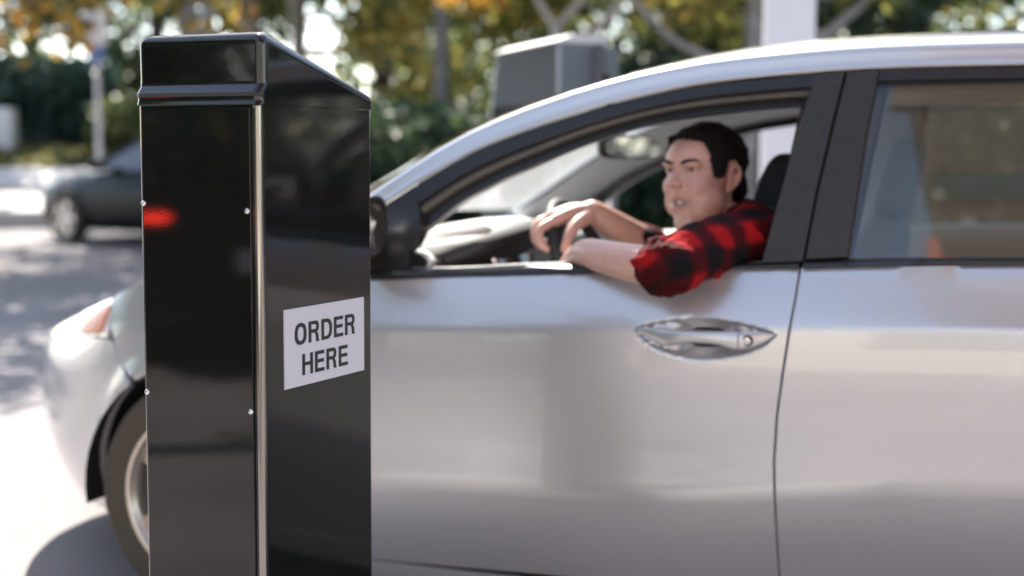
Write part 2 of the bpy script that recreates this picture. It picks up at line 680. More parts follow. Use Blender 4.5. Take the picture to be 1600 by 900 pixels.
# wheel wells
for wx in (0., 2.7):
    bm = bmesh.new()
    rows = []
    for i in range(25):
        a = radians(-8 + 196 * i / 24)
        rows.append([(wx + .338 * cos(a), .03 + .27 * k / 3, .3 + .338 * sin(a)) for k in range(4)])
    add_grid(bm, rows)
    add_lathe(bm, [(.34, 0), (.001, 0)], (wx, .30, .3), (0, 1, 0), 24)
    near(bobj('wheel_arch_liner', bm, M['rubber'], car))


# --- wheels
def wheel(loc, flip, parent):
    w = empty('wheel', loc, 0, parent)
    w.rotation_euler = (0, 0, pi if flip else 0)
    bm = bmesh.new()
    prof = [(.208, -.088), (.222, -.098), (.25, -.104), (.278, -.102), (.296, -.088), (.305, -.07), (.306, 0), (.305, .07), (.296, .088), (.278, .102), (.25, .104), (.222, .098), (.208, .088)]
    R = add_lathe(bm, prof, (0, 0, 0), (0, 1, 0), 96)
    bobj('tyre', bm, M['tyre'], w, True, 30)
    bm = bmesh.new()
    add_lathe(bm, [(.196, .08), (.196, -.07), (.207, -.084), (.214, -.096), (.222, -.098), (.224, -.09)], (0, 0, 0), (0, 1, 0), 72)
    # ten-spoke cast face: five wide twin spokes
    for k in range(5):
        a = 2 * pi * k / 5 + radians(0)
        for (w0, w1, da) in ((.050, .060, 0),):
            rows = []
            for j in range(8):
                t = j / 7
                r = .035 + (.204 - .035) * t
                hw = lerp(.030, .052, t**1.5)
                yy = -.062 - .022 * sin(pi * min(t * 1.0, 1)) * .6 - .012 * t
                c, s = cos(a + da), sin(a + da)
                rows.append([(r * c - q * s, yy + abs(q) / hw * .007, r * s + q * c) for q in (-hw, -hw * .6, 0, hw * .6, hw)])
            G = add_grid(bm, rows)
            for j in range(7):
                for (e0, e1) in ((G[j][0], G[j + 1][0]), (G[j + 1][4], G[j][4])):
                    v0 = bm.verts.new(e0.co + Vector((0, .03, 0)))
                    v1 = bm.verts.new(e1.co + Vector((0, .03, 0)))
                    bm.faces.new((e0, v0, v1, e1))
    add_lathe(bm, [(.001, -.082), (.022, -.081), (.03, -.076), (.052, -.068), (.06, -.05)], (0, 0, 0), (0, 1, 0), 40)
    bobj('rim', bm, M['alloy'], w, True, 40)
    bm = bmesh.new()
    add_lathe(bm, [(.001, -.01), (.13, -.01), (.135, .0), (.135, .02)], (0, 0, 0), (0, 1, 0), 40)
    bobj('brake_disc', bm, M['dash_dark'], w, True, 40)
    return w


for wx in (0., 2.7):
    wheel((wx + .02, .115, .303), False, car)
    wheel((wx + .02, CARW - .115, .303), True, car)


# --- hood
rows = []
us = [.38, .25, .1, -.05, -.2, -.32, -.45, -.6, -.75, -.9, -1.05, -1.2, U0]
NV = 24
for iu, uu in enumerate(us):
    e = S(uu, ztop(uu) - .003, .004)
    row = []
    for k in range(NV + 1):
        v = k / NV
        y = lerp(e.y, CARW - e.y, v)
        c = 4 * v * (1 - v)
        row.append((e.x - (.02 + .16 * sstep(-.1, .38, uu) - .0) * c * (1 if uu > -.9 else .3), y, e.z + .055 * (c**.6) * (CARW - 2 * e.y) / CARW * (1 - .5 * sstep(-.5, -1.2, uu))))
    rows.append(row)
bm = bmesh.new()
add_grid(bm, rows)
bobj('hood', bm, M['silver'], car, True, 50)
# grille between the headlights and the bumper
bm = bmesh.new()
rows = []
for z in (.555, .585, .61, .64):
    rows.append([tuple(S(lerp(-.93, U0, k / 10), z, .012)) for k in range(11)] + [(S(lerp(-.93, U0, k / 10), z, .012).x, CARW - S(lerp(-.93, U0, k / 10), z, .012).y, z) for k in range(9, -1, -1)])
add_grid(bm, rows)
bobj('grille', bm, M['trim_black'], car)


# --- roof rail: the silver side frame from the A-pillar foot over the roof
def rl(x): return pchip(rail_low, x)


xr = [.27, .32, .36, .42, .471, .52, .573, .64, .712, .78, .85, .957, 1.03, 1.107, 1.18, 1.256, 1.33, 1.401, 1.48, 1.571, 1.66, 1.75, 1.85, 1.948, 2.05, 2.15, 2.28, 2.4, 2.5, 2.6, 2.7, 2.8, 2.88, 2.95, 3.0, 3.05, 3.09, 3.12]


def rail_rows(x):
    z = rl(x)
    sl = (rl(x + .01) - rl(x - .01)) / .02 if .3 < x < 3.1 else .5
    n = Vector((-sl, 0, 1)).normalized()      # normal to the rail's run, in the side view
    b = S(x, z)
    k = sstep(.2, 1.0, x) * .012 + .040
    def P(a, dy): return b + n * a + Vector((0, dy, 0))
    return [P(.004, .02), P(-.001, .004), P(.0, -.002), P(.004, -.004), P(.010, -.001), P(.016, .004), P(k * .62, .004), P(k * .86, .008), P(k * 1.0, .016), P(k * 1.08, .032), P(k * 1.12, .058), P(k * 1.13 - .004, .088), P(k * .8, .094)]


bm = bmesh.new()
add_grid(bm, [rail_rows(x) for x in xr][::-1])
near(bobj('roof_rail', bm, M['silver'], car, True, 40))

# windshield, roof skin, rear window: stations across the car from rail to rail


def cross(x, dxc, dzc, n=20, drop=0.):
    e = rail_rows(x)[10]
    e = e + Vector((0, .012, -.004 - drop))
    out = []
    for k in range(n + 1):
        v = k / n
        c = 4 * v * (1 - v)
        out.append((e.x + dxc * c, lerp(e.y, CARW - e.y, v), e.z + dzc * c**.8))
    return out


bm = bmesh.new()
ws = [.3, .4, .5, .6, .7, .8, .9, 1.0, 1.08]
add_grid(bm, [cross(x, lerp(-.30, -.10, (x - .3) / .78), lerp(.0, .035, (x - .3) / .78)) for x in ws])
bobj('windshield', bm, M['windshield'], car)
bm = bmesh.new()
rs = [1.08, 1.16, 1.25, 1.35, 1.5, 1.65, 1.8, 1.95, 2.1, 2.25, 2.4, 2.55]
G = add_grid(bm, [cross(x, lerp(-.10, .1, (x - 1.08) / 1.47), lerp(.035, .06, sstep(1.08, 1.5, x))) for x in rs])
bobj('roof_skin', bm, M['silver'], car)
bm = bmesh.new()
add_grid(bm, [cross(x, lerp(-.10, .1, (x - 1.08) / 1.47), lerp(.035, .06, sstep(1.08, 1.5, x)) - .004, 20, .03) for x in rs])
bobj('headliner', bm, M['headliner'], car)
bm = bmesh.new()
add_grid(bm, [cross(x, .1 + .1 * (x - 2.55), .05 * (3.12 - x)) for x in (2.55, 2.65, 2.75, 2.85, 2.95, 3.05, 3.12)])
bobj('rear_window', bm, M['glass'], car)
# tail: boot lid
bm = bmesh.new()
add_grid(bm, [cross(3.12, .15, 0), [(3.45, lerp(.22, CARW - .22, k / 20), 1.03) for k in range(21)], [(3.58, lerp(.3, CARW - .3, k / 20), .97) for k in range(21)], [(3.64, lerp(.34, CARW - .34, k / 20), .80) for k in range(21)], [(3.69, lerp(.34, CARW - .34, k / 20), .6) for k in range(21)]])
bobj('tailgate', bm, M['silver'], car, True, 50)
bm = bmesh.new()
near(panel('tail_light', [(3.35, .74), (3.66, .74), (3.64, .88), (3.4, .93)], S, M['red_lens'], car, .03, off=-.006, depth=.02))

# --- black frame of the front door window: stepped strip from rail to aperture


def strip(name, A, B, rows, mt, parent, flange=.05, N=60, close_edge=True):
    """A, B: curves of (x, z); rows: (t across, depth)"""
    def at(Cv, t):
        L = [0]
        for a, b in zip(Cv, Cv[1:]): L.append(L[-1] + sqrt((a[0] - b[0])**2 + (a[1] - b[1])**2))
        s = t * L[-1]
        i = 0
        while i < len(L) - 2 and s > L[i + 1]: i += 1
        q = (s - L[i]) / (L[i + 1] - L[i])
        p0, p1, p2, p3 = Cv[max(i - 1, 0)], Cv[i], Cv[i + 1], Cv[min(i + 2, len(Cv) - 1)]
        return _cr(p0, p1, p2, p3, q) if 0 < i < len(Cv) - 2 else (lerp(p1[0], p2[0], q), lerp(p1[1], p2[1], q))
    bm = bmesh.new()
    G = []
    for i in range(N + 1):
        a, b = at(A, i / N), at(B, i / N)
        G.append([S(lerp(a[0], b[0], t), lerp(a[1], b[1], t), dp) for (t, dp) in rows])
    add_grid(bm, G[::-1])
    bmesh.ops.recalc_face_normals(bm, faces=bm.faces)
    return bobj(name, bm, mt, parent, True, 30)


upA = [(x, rl(x) - .003) for x in (.575, .64, .712, .78, .85, .957, 1.03, 1.107, 1.18, 1.256, 1.33, 1.401, 1.47, 1.53)]
upB = apert
near(strip('window_frame', upA, upB, [(0, .03), (0, .004), (.05, .0), (.40, .0), (.44, .004), (.46, .016), (.69, .034), (.80, .036), (.97, .036), (1., .04), (1., .085)], M['trim_black'], front_door))
near(strip('window_channel', upA, upB, [(.455, .016), (.47, .013), (.53, .009), (.60, .009), (.66, .013), (.675, .03)], M['channel'], front_door))
# sail panel at the mirror
sail = [(.36, .905), (.40, .985), (.471, 1.037), (.572, 1.100), (.592, 1.03), (.600, .985), (.588, .955), (.572, .938), (.575, .893)]
near(panel('sail_panel', sail[::-1], S, M['trim_black'], front_door, .02, off=-.001, depth=.04))
# pillar covers
bp1 = [(1.424, .944), (1.4435, 1.042), (1.474, 1.189), (1.4945, 1.30), (1.512, rl(1.51) - .004), (1.571, rl(1.57) - .004), (1.551, 1.239), (1.529, 1.099), (1.5105, .95)]
near(panel('pillar_cover', bp1[::-1], S, M['pillar_black'], front_door, .02, off=-.002, depth=.03))
bp2 = [(1.518, .954), (1.536, 1.099), (1.5585, 1.239), (1.5785, rl(1.58) - .004), (1.647, rl(1.65) - .004), (1.641, 1.331), (1.629, 1.239), (1.618, 1.1), (1.606, .962)]
near(panel('pillar_cover', bp2[::-1], S, M['pillar_black'], rear_door, .02, off=-.002, depth=.03))
# rear door upper frame
rA = [(x, rl(x) - .003) for x in (1.65, 1.75, 1.85, 1.948, 2.05, 2.15, 2.28, 2.4, 2.5)]
rB = [(1.644, 1.333), (1.75, 1.335), (1.85, 1.335), (1.95, 1.336), (2.05, 1.334), (2.15, 1.328), (2.28, 1.31), (2.38, 1.29), (2.45, 1.27)]
near(strip('window_frame', rA, rB, [(0, .03), (0, .004), (.06, .0), (.72, .002), (.76, .006), (.80, .010), (1., .010), (1., .03)], M['trim_black'], rear_door))
near(panel('pillar_cover', [(2.42, sz(2.42)), (2.60, sz(2.6)), (2.66, 1.15), (2.6, 1.28), (2.5, 1.325), (2.44, 1.275)], S, M['trim_black'], rear_door, .03, off=-.001, depth=.03))
# belt mouldings
for (x0, x1, par) in ((.40, 1.506, front_door), (1.514, 2.55, rear_door)):
    n = 40
    A = [(lerp(x0, x1, i / n), bz(lerp(x0, x1, i / n)) - .001) for i in range(n + 1)]
    B = [(lerp(x0, x1, i / n), sz(lerp(x0, x1, i / n))) for i in range(n + 1)]
    near(strip('belt_moulding', A, B, [(0, .012), (0, -.002), (.15, -.007), (.55, -.008), (.75, -.004), (.85, .004), (1., .006), (1.02, .03)], M['trim_black'], par, N=80))
# rear door glass
gp = [(1.606, sz(1.606) - .005), (1.8, sz(1.8) - .005), (2.1, sz(2.1) - .005), (2.43, sz(2.43) - .005), (2.46, 1.275), (2.28, 1.315), (2.15, 1.333), (1.95, 1.341), (1.75, 1.34), (1.642, 1.338), (1.629, 1.239), (1.618, 1.1)]
bm = bmesh.new()
pg = panel('window_pane', gp, S, M['glass'], rear_door, .03, off=.012, depth=.0001, curl=0)
near(pg)
# far quarter window: blanked pillar behind the rear door
near(panel('quarter_panel', [(2.6, 1.0), (3.02, 1.0), (2.93, 1.165), (2.79, 1.235), (2.6, 1.30), (2.66, 1.15)], S, M['silver'], car, .04, off=.002, depth=.03))

# --- handle
hx = [1.160, 1.166, 1.175, 1.19, 1.205, 1.225, 1.24, 1.255, 1.27, 1.285, 1.305, 1.33, 1.355, 1.37, 1.38, 1.391]
ZT = [(1.158, .7935), (1.175, .796), (1.22, .7975), (1.39, .7995), (1.42, .800), (1.45, .7985), (1.464, .795)]
ZB = [(1.158, .7925), (1.172, .783), (1.19, .774), (1.21, .765), (1.228, .7595), (1.245, .7605), (1.265, .767), (1.30, .770), (1.345, .769), (1.368, .763), (1.385, .7595), (1.395, .7595), (1.42, .7635), (1.44, .772), (1.455, .783), (1.464, .793)]
PR = [(1.158, .001), (1.175, .006), (1.21, .016), (1.26, .023), (1.33, .025), (1.39, .022), (1.42, .017), (1.45, .008), (1.464, .001)]


def bar(name, stations, mt, parent):
    bm = bmesh.new()
    rings = []
    for x in stations:
        zt, zb, pr = pchip(ZT, x), pchip(ZB, x), pchip(PR, x)
        zc, hh = (zt + zb) / 2, max((zt - zb) / 2, .0008)
        ring = []
        for k in range(20):
            a = 2 * pi * k / 20
            ca, sa = cos(a), sin(a)
            yy = abs(ca)**.55 * (1 if ca > 0 else -1)
            zz = abs(sa)**.55 * (1 if sa > 0 else -1)
            th = min(.009, .0012 + pr * .5)
            b = S(x, zc + hh * zz)
            ring.append(bm.verts.new((b.x, b.y - pr + th * .6 - th * yy * (1. - .25 * zz * zz), zc + hh * zz + .0)))
        rings.append(ring)
    for a, b in zip(rings, rings[1:]):
        for k in range(20):
            l = (k + 1) % 20
            bm.faces.new((a[k], b[k], b[l], a[l]))
    bm.faces.new(rings[0])
    bm.faces.new(rings[-1][::-1])
    bmesh.ops.recalc_face_normals(bm, faces=bm.faces)
    return bobj(name, bm, mt, parent, True, 50)


hd = bar('door_handle', hx, M['silver'], front_door)
cap = bar('lock_cap', [1.3935, 1.4, 1.41, 1.42, 1.43, 1.44, 1.448, 1.455, 1.46, 1.464], M['silver'], front_door)
bm = bmesh.new()
kb = S(1.412, .781) + Vector((0, -pchip(PR, 1.412) - .003, 0))
add_lathe(bm, [(.0125, .004), (.0118, -.0015), (.009, -.0018), (.0085, .001), (.001, .001)], kb, (0, 1, 0), 24)
bobj('lock_cylinder', bm, M['dash_dark'], front_door)
bm = bmesh.new()
add_lathe(bm, [(.0055, .002), (.005, -.0025), (.001, -.003)], kb, (0, 1, 0), 20)
bobj('key_slot', bm, M['chrome'], front_door)

# --- side mirror
bm = bmesh.new()
mc = Vector((.475, -.075, 1.0))
for (nm, mtl) in (('side_mirror', M['trim_black']),):
    rows = []
    prof = [(.0, .55), (.02, .8), (.05, .95), (.09, 1.0), (.115, 1.0)]
    n = 28
    for (dx, sc_) in prof:
        ring = []
        for k in range(n):
            a = 2 * pi * k / n
            cy, cz = cos(a), sin(a)
            sy = abs(cy)**.6 * (1 if cy > 0 else -1)
            sz_ = abs(cz)**.6 * (1 if cz > 0 else -1)
            ring.append(bm.verts.new(mc + Vector((-.055 + dx + .02 * (1 - sc_), sy * .115 * sc_, sz_ * .07 * sc_ + .01 * sy))))
        rows.append(ring)
    for a, b in zip(rows, rows[1:]):
        for k in range(n):
            l = (k + 1) % n
            bm.faces.new((a[k], a[l], b[l], b[k]))
    bm.faces.new(rows[0][::-1])
    bm.faces.new(rows[-1])
    add_box(bm, (.475, .055, .955), (.07, .09, .05), .015)
    bmesh.ops.recalc_face_normals(bm, faces=bm.faces)
    sm_ = near(bobj('side_mirror', bm, mtl, car, True, 40))
bm = bmesh.new()
rows = []
for i in range(13):
    a = pi * (0.02 + .96 * i / 12)
    rows.append([mc + Vector((dx, abs(cos(a))**.6 * (1 if cos(a) > 0 else -1) * .120 * s, abs(sin(a))**.6 * .075 * s + .010 * abs(cos(a))**.6 * (1 if cos(a) > 0 else -1))) for (dx, s) in ((-.058, .6), (-.035, .85), (0, .98), (.035, 1.01), (.058, 1.015))])
add_grid(bm, rows)
bmesh.ops.recalc_face_normals(bm, faces=bm.faces)
near(bobj('mirror_cap', bm, M['silver'], sm_, True, 40))
bm = bmesh.new()
ring = []
for k in range(28):
    a = 2 * pi * k / 28
    cy, cz = cos(a), sin(a)
    ring.append(bm.verts.new(mc + Vector((.0615, (abs(cy)**.6 * (1 if cy > 0 else -1)) * .103, (abs(cz)**.6 * (1 if cz > 0 else -1)) * .06))))
bm.faces.new(ring)
near(bobj('mirror_glass', bm, M['mirror'], sm_, False))

# --- inner door: top ledge and inner trim
for (x0, x1, par) in ((.42, 1.50, front_door), (1.52, 2.5, rear_door)):
    bm = bmesh.new()
    rows = []
    for i in range(31):
        x = lerp(x0, x1, i / 30)
        z = sz(x)
        rows.append([S(x, z, .022) + Vector((0, 0, -.012)), S(x, z, .03) + Vector((0, 0, -.004)), S(x, z, .05) + Vector((0, 0, .0)), S(x, z, .09) + Vector((0, 0, -.001)), S(x, z, .115) + Vector((0, 0, -.012)), S(x, z, .125) + Vector((0, 0, -.05)), S(x, z, .12) + Vector((0, 0, -.3)), S(x, z, .10) + Vector((0, 0, -.65))])
    add_grid(bm, rows[::-1])
    near(bobj('door_trim', bm, M['grey_trim'] if False else M['dash'], par, True, 50))

# --- mirrored far side
twin = {}
for o in MIR:
    me = o.data.copy()
    for v in me.vertices: v.co.y = CARW - v.co.y
    me.flip_normals()
    c = bpy.data.objects.new(o.name.split('.')[0], me)
    COL.objects.link(c)
    c.parent = twin.get(o.parent, o.parent)
    twin[o] = c

# ------------------------------------------------------------------ order post
PD = radians(90) - 0.0
post_c = Vector((0.872, -1.137, 0))          # foot of the corner nearest the camera
_dl = rt0 * .0649 + Vector((-sin(PSI), cos(PSI), 0)) * .13
e2 = Vector((_dl.x, _dl.y, 0)).normalized()   # along the sign face, away from the camera
e1 = Vector((-e2.y, e2.x, 0))                 # along the front panel, to the left
PW, PL = .239, .322
post = empty('order_post', post_c, 0)
tag(post, 'tall glossy black drive-through post with a sloped cap and a white ORDER HERE sign', 'order post')
Rm = Matrix(((e1.x, e2.x, 0), (e1.y, e2.y, 0), (0, 0, 1)))


def pw(a, s, z): return Rm @ Vector((a, s, z))     # a along the front panel, s along the sign face


def rrect(a0, a1, s0, s1, r, z, n=6):
    out = []
    for (ca, cs, st) in ((a0 + r, s0 + r, 180), (a1 - r, s0 + r, 270), (a1 - r, s1 - r, 0), (a0 + r, s1 - r, 90)):
        for i in range(n + 1):
            a = radians(st + 90 * i / n)
            out.append(pw(ca + r * cos(a), cs + r * sin(a), z))
    return out


def loft(bm, rings, cap0=True, cap1=True):
    R = [[bm.verts.new(p) for p in r] for r in rings]
    n = len(R[0])
    for a, b in zip(R, R[1:]):
        for k in range(n):
            l = (k + 1) % n
            bm.faces.new((a[k], a[l], b[l], b[k]))
    if cap0: bm.faces.new(R[0][::-1])
    if cap1: bm.faces.new(R[-1])
    return R


SEAM = 1.2545
bm = bmesh.new()
loft(bm, [rrect(0, PW, 0, PL, .014, 0.0), rrect(0, PW, 0, PL, .014, SEAM - .0008)])
bmesh.ops.recalc_face_normals(bm, faces=bm.faces)
bobj('post_body', bm, M['gloss_black'], post, True, 30)
# front panel: a separate glossy sheet screwed on
bm = bmesh.new()
vs = add_box(bm, (0, 0, 0), (PW - .028, .004, SEAM - .02), .0015, 2)
bmesh.ops.transform(bm, matrix=Matrix.Translation(pw(PW / 2 + .001, -.0015, (SEAM - .02) / 2 + .0145)) @ Rm.to_4x4(), verts=bm.verts)
bobj('front_panel', bm, M['panel_black'], post, True, 30)
# raised corner bead
bm = bmesh.new()
add_tube(bm, [pw(.0055, .0045, 0.02), pw(.0055, .0045, SEAM - .002)], .0072, 20)
bobj('corner_bead', bm, M['bead'], post, True, 40)
for (a, z) in ((.0215, 1.093), (.224, 1.1005), (.0195, .783), (.224, .797), (.02, .40), (.224, .41)):
    bm = bmesh.new()
    add_lathe(bm, [(.0001, .0035), (.0022, .0034), (.0038, .0024), (.0046, .0008), (.0048, -.001)], pw(a, -.0035, z), -e2, 16)
    bobj('screw', bm, M['screw'], post, True, 50)
# cap: lower lip, ridge and a sloping top
TOPZ = 1.3655
o_ = .0022


def capring(of, zf, r=.014):
    """of: how far the front stands proud; zf: height as a function of the distance s along the sign face"""
    out = []
    for p in rrect(-o_, PW + o_, -of, PL + o_, r, 0):
        s = p.x * e2.x + p.y * e2.y
        k = .066
        zt = TOPZ - (sqrt((s - k)**2 + .00012) + (s - k)) / 2 * ((TOPZ - 1.2815) / (PL - k))
        out.append(Vector((p.x, p.y, zf(zt))))
    return out


bm = bmesh.new()
rings = []
# (height above the seam, how far the front stands out): lip, hollow, ridge, upright
for (hz, of) in ((0., .0022), (.0014, .0032), (.0060, .0012), (.0075, .0008), (.0125, .0008), (.0150, .0016), (.0168, .0028), (.0185, .0030), (.0300, -.0060), (.0325, -.0066), (.0365, -.0066), (.06, -.0066)):
    rings.append(capring(of, lambda zt, hz=hz: SEAM + hz * min(1., (zt - .010 - SEAM) / .100 if hz > .0025 else 1.)))
for (dz, ins) in ((.0195, 0.), (.016, 0.), (.0112, .0010), (.0070, .0034), (.0036, .0072), (.0012, .0120), (0., .0175)):
    ring = []
    for p, z in zip(rrect(-o_ + ins, PW + o_ - ins, .0066 + ins, PL + o_ - ins, .014, 0), capring(-.0066, lambda zt: zt)):
        ring.append(Vector((p.x, p.y, z.z - dz)))
    rings.append(ring)
loft(bm, rings, True, False)
bm.verts.ensure_lookup_table()
# close the top with strips between the two long sides
last = [bm.verts[i] for i in range(len(bm.verts) - 28, len(bm.verts))]
bm.faces.new(last)
bmesh.ops.triangulate(bm, faces=[f for f in bm.faces if len(f.verts) > 4])
bmesh.ops.recalc_face_normals(bm, faces=bm.faces)
bobj('post_cap', bm, M['gloss_black'], post, True, 38)

# sign on the right-hand face, with its lettering
sg0, sg1, sz0, sz1 = .0560, .2875, .8095, .9360
bm = bmesh.new()
add_box(bm, (0, 0, 0), (.003, sg1 - sg0, sz1 - sz0), .0008, 2)
bmesh.ops.transform(bm, matrix=Matrix.Translation(pw(-.001, (sg0 + sg1) / 2, (sz0 + sz1) / 2)) @ Rm.to_4x4(), verts=bm.verts)
sign = bobj('order_sign', bm, M['sign_white'], post, True, 30)


def letters(word, height, stroke, width_f, gap):
    """outline strokes of the capitals O R D E H as quads; returns quads in (x, y) and the total width"""
    Q = []
    x = 0.
    for ch in word:
        w = height * width_f[ch]
        t = stroke

        def box(a, b, c, d): Q.append([(x + a, b), (x + c, b), (x + c, d), (x + a, d)])

        def ring(outer, inner):
            n = len(outer)
            for i in range(n):
                j = (i + 1) % n
                Q.append([(x + outer[i][0], outer[i][1]), (x + outer[j][0], outer[j][1]), (x + inner[j][0], inner[j][1]), (x + inner[i][0], inner[i][1])])

        def sup(cx, cy, rx, ry, a0, a1, n, p=.80):
            o = []
            for i in range(n + 1):
                a = radians(a0 + (a1 - a0) * i / n)
                c, s_ = cos(a), sin(a)
                o.append((cx + rx * abs(c)**p * (1 if c >= 0 else -1), cy + ry * abs(s_)**p * (1 if s_ >= 0 else -1)))
            return o
        H = height
        if ch == 'O':
            ov = H * .012
            ring(sup(w / 2, H / 2, w / 2, H / 2 + ov, 0, 350, 35), sup(w / 2, H / 2, w / 2 - t * 1.05, H / 2 + ov - t * .92, 0, 350, 35))
        elif ch == 'H':
            box(0, 0, t, H)
            box(w - t, 0, w, H)
            box(t, H * .5 - t * .43 + H * .02, w - t, H * .5 + t * .43 + H * .02)
        elif ch == 'E':
            box(0, 0, t, H)
            for (b, ww) in ((0, 1.), (H * .52 - t * .43, .94), (H - t * .86, .98)): box(t, b, w * ww, b + t * .86)
        elif ch == 'D':
            box(0, 0, t, H)
            ou = [(t, 0)] + sup(w * .42, H / 2, w * .58, H / 2, -90, 90, 20) + [(t, H)]
            inn = [(t, t * .86)] + sup(w * .42, H / 2, w * .58 - t, H / 2 - t * .86, -90, 90, 20) + [(t, H - t * .86)]
            for i in range(len(ou) - 1): Q.append([(x + ou[i][0], ou[i][1]), (x + ou[i + 1][0], ou[i + 1][1]), (x + inn[i + 1][0], inn[i + 1][1]), (x + inn[i][0], inn[i][1])])
        elif ch == 'R':
            box(0, 0, t, H)
            m0 = H * .44
            cy, ry = (H + m0) / 2, (H - m0) / 2
            ou = [(t, m0)] + sup(w * .58, cy, w * .37, ry, -90, 90, 16) + [(t, H)]
            inn = [(t, m0 + t * .84)] + sup(w * .58, cy, w * .37 - t, ry - t * .84, -90, 90, 16) + [(t, H - t * .84)]
            for i in range(len(ou) - 1): Q.append([(x + ou[i][0], ou[i][1]), (x + ou[i + 1][0], ou[i + 1][1]), (x + inn[i + 1][0], inn[i + 1][1]), (x + inn[i][0], inn[i][1])])
            leg = [(w * .50, m0), (w * .78, m0 + t * .1), (w * .905, H * .33), (w * .925, H * .10), (w * 1.0, 0)]
            lg2 = [(w * .46, m0), (w * .55, m0 - t * .02), (w * .90 - t, H * .30), (w * .925 - t, H * .10), (w * .955 - t, 0)]
            for i in range(4): Q.append([(x + lg2[i][0], lg2[i][1]), (x + lg2[i + 1][0], lg2[i + 1][1]), (x + leg[i + 1][0], leg[i + 1][1]), (x + leg[i][0], leg[i][1])])
        x += w + gap
    return Q, x - gap


WF = {'O': .80, 'R': .76, 'D': .76, 'E': .68, 'H': .74}
for (word, s_c, zb, hh) in (('ORDER', .1705, .8765, .0345), ('HERE', .1690, .8260, .0345)):
    Q, wd = letters(word, hh, hh * .20, WF, hh * .125)
    tgt = {'ORDER': .176, 'HERE': .133}[word]
    kx = tgt / wd
    verts, faces = [], []
    for q in Q:
        b = len(verts)
        for (lx, ly) in q:
            verts.append(pw(-.0029, s_c - tgt / 2 + lx * kx, zb + ly))
        faces.append((b, b + 1, b + 2, b + 3))
    me_o = obj('lettering', verts, faces, M['ink'], sign, False)
    bm = bmesh.new()
    bm.from_mesh(me_o.data)
    bmesh.ops.recalc_face_normals(bm, faces=bm.faces)
    bm.to_mesh(me_o.data)
    bm.free()

# ------------------------------------------------------------------ ground
bm = bmesh.new()
N = 24
gv = [[bm.verts.new((-600 + 1200 * i / N, -600 + 1200 * j / N, 0)) for j in range(N + 1)] for i in range(N + 1)]
for i in range(N):
    for j in range(N): bm.faces.new((gv[i][j], gv[i + 1][j], gv[i + 1][j + 1], gv[i][j + 1]))
tag(bobj('ground', bm, M['asphalt'], None, False), kind='structure')
# concrete pad under the post
bm = bmesh.new()
add_box(bm, (.86, -1.3, .06), (1.5, .9, .12), .02, 2)
tag(bobj('kerb_island', bm, mat('concrete', (.34, .33, .31), .85, noise=(6, (.27, .26, .25), .4, .7), bump=(90, .3, .003))), kind='structure')

# ------------------------------------------------------------------ kiosk behind the car
M['kiosk_grey'] = mat('kiosk_grey', (.22, .235, .265), .28, metal=.75)
M['kiosk_lit_top'] = mat('kiosk_lit_top', (.5, .48, .46), .5)  # paler than the cabinet: the sunlit top is put into the colour
M['kiosk_dark'] = mat('kiosk_dark', (.035, .04, .045), .3)
kc = Vector((.085, 2.70, 0))
kr = radians(-22)
k1 = Vector((-cos(kr), -sin(kr), 0))
k2 = Vector((-k1.y, k1.x, 0)) * -1
if k2.y < 0: k2 = -k2
kiosk = empty('drive_through_kiosk', kc)
tag(kiosk, 'grey metal drive-through kiosk with slanted top and recessed dark screen standing behind the silver car', 'kiosk')
KW, KD = .36, .33


def kp(a, s, z): return k1 * a + k2 * s + Vector((0, 0, z))


def kring(pts, z): return [kp(a, s, z if not callable(z) else z(a, s)) for a, s in pts]


bm = bmesh.new()
top = lambda a, s: 1.640 - .115 * a
low = [(0, 0), (KW + .08, 0), (KW + .08, KD), (0, KD)]
mid = [(0, 0), (KW, 0), (KW, KD), (0, KD)]
R = loft(bm, [kring(low, 0), kring(low, 1.05), kring(mid, top)])
bmesh.ops.recalc_face_normals(bm, faces=bm.faces)
bmesh.ops.bevel(bm, geom=bm.edges[:], offset=.018, segments=4, affect='EDGES', profile=.5)
bobj('cabinet', bm, M['kiosk_grey'], kiosk, True, 30)
bm = bmesh.new()


def kface(a, z, out):
    w = KW + .08 * (1.64 - z) / .59
    return kp(a * w, -out, z)


fr = []
for (o, ins) in ((.001, 0), (.012, 0), (.012, .012), (.002, .02)):
    fr.append([kface(.2 + ins, 1.0 + ins, o), kface(.92 - ins, 1.0 + ins, o), kface(.92 - ins, 1.372 - ins, o), kface(.2 + ins, 1.372 - ins, o)])
loft(bm, fr)
bmesh.ops.recalc_face_normals(bm, faces=bm.faces)
bobj('screen_recess', bm, M['kiosk_dark'], kiosk, False)
bm = bmesh.new()
q = []
for (s_, dz) in ((-.006, -.004), (-.007, .004), (.100, .036), (KD + .004, .040), (KD + .005, .002)):
    q.append([kp(a, s_, top(a, s_) + dz) for a in (-.005, KW * .33, KW * .66, KW + .005)])
add_grid(bm, q)
add_grid(bm, [[kp(a, s_, top(a, s_) - .004) for a in (-.005, KW + .005)] for s_ in (-.014, KD + .014)])
for a in (-.005, KW + .005):
    bm.faces.new([bm.verts.new(kp(a, s_, top(a, s_) + dz)) for (s_, dz) in ((-.006, -.004), (-.007, .004), (.100, .036), (KD + .004, .040), (KD + .005, .002))])
bmesh.ops.recalc_face_normals(bm, faces=bm.faces)
bobj('top_cover', bm, M['kiosk_lit_top'], kiosk, True, 20)
bm = bmesh.new()
loft(bm, [kring([(-.07, KD * .72), (-.004, KD * .72), (-.004, KD * .98), (-.07, KD * .98)], z) for z in (.05, 1.63)])
bmesh.ops.recalc_face_normals(bm, faces=bm.faces)
bobj('side_channel', bm, M['kiosk_grey'], kiosk, False)

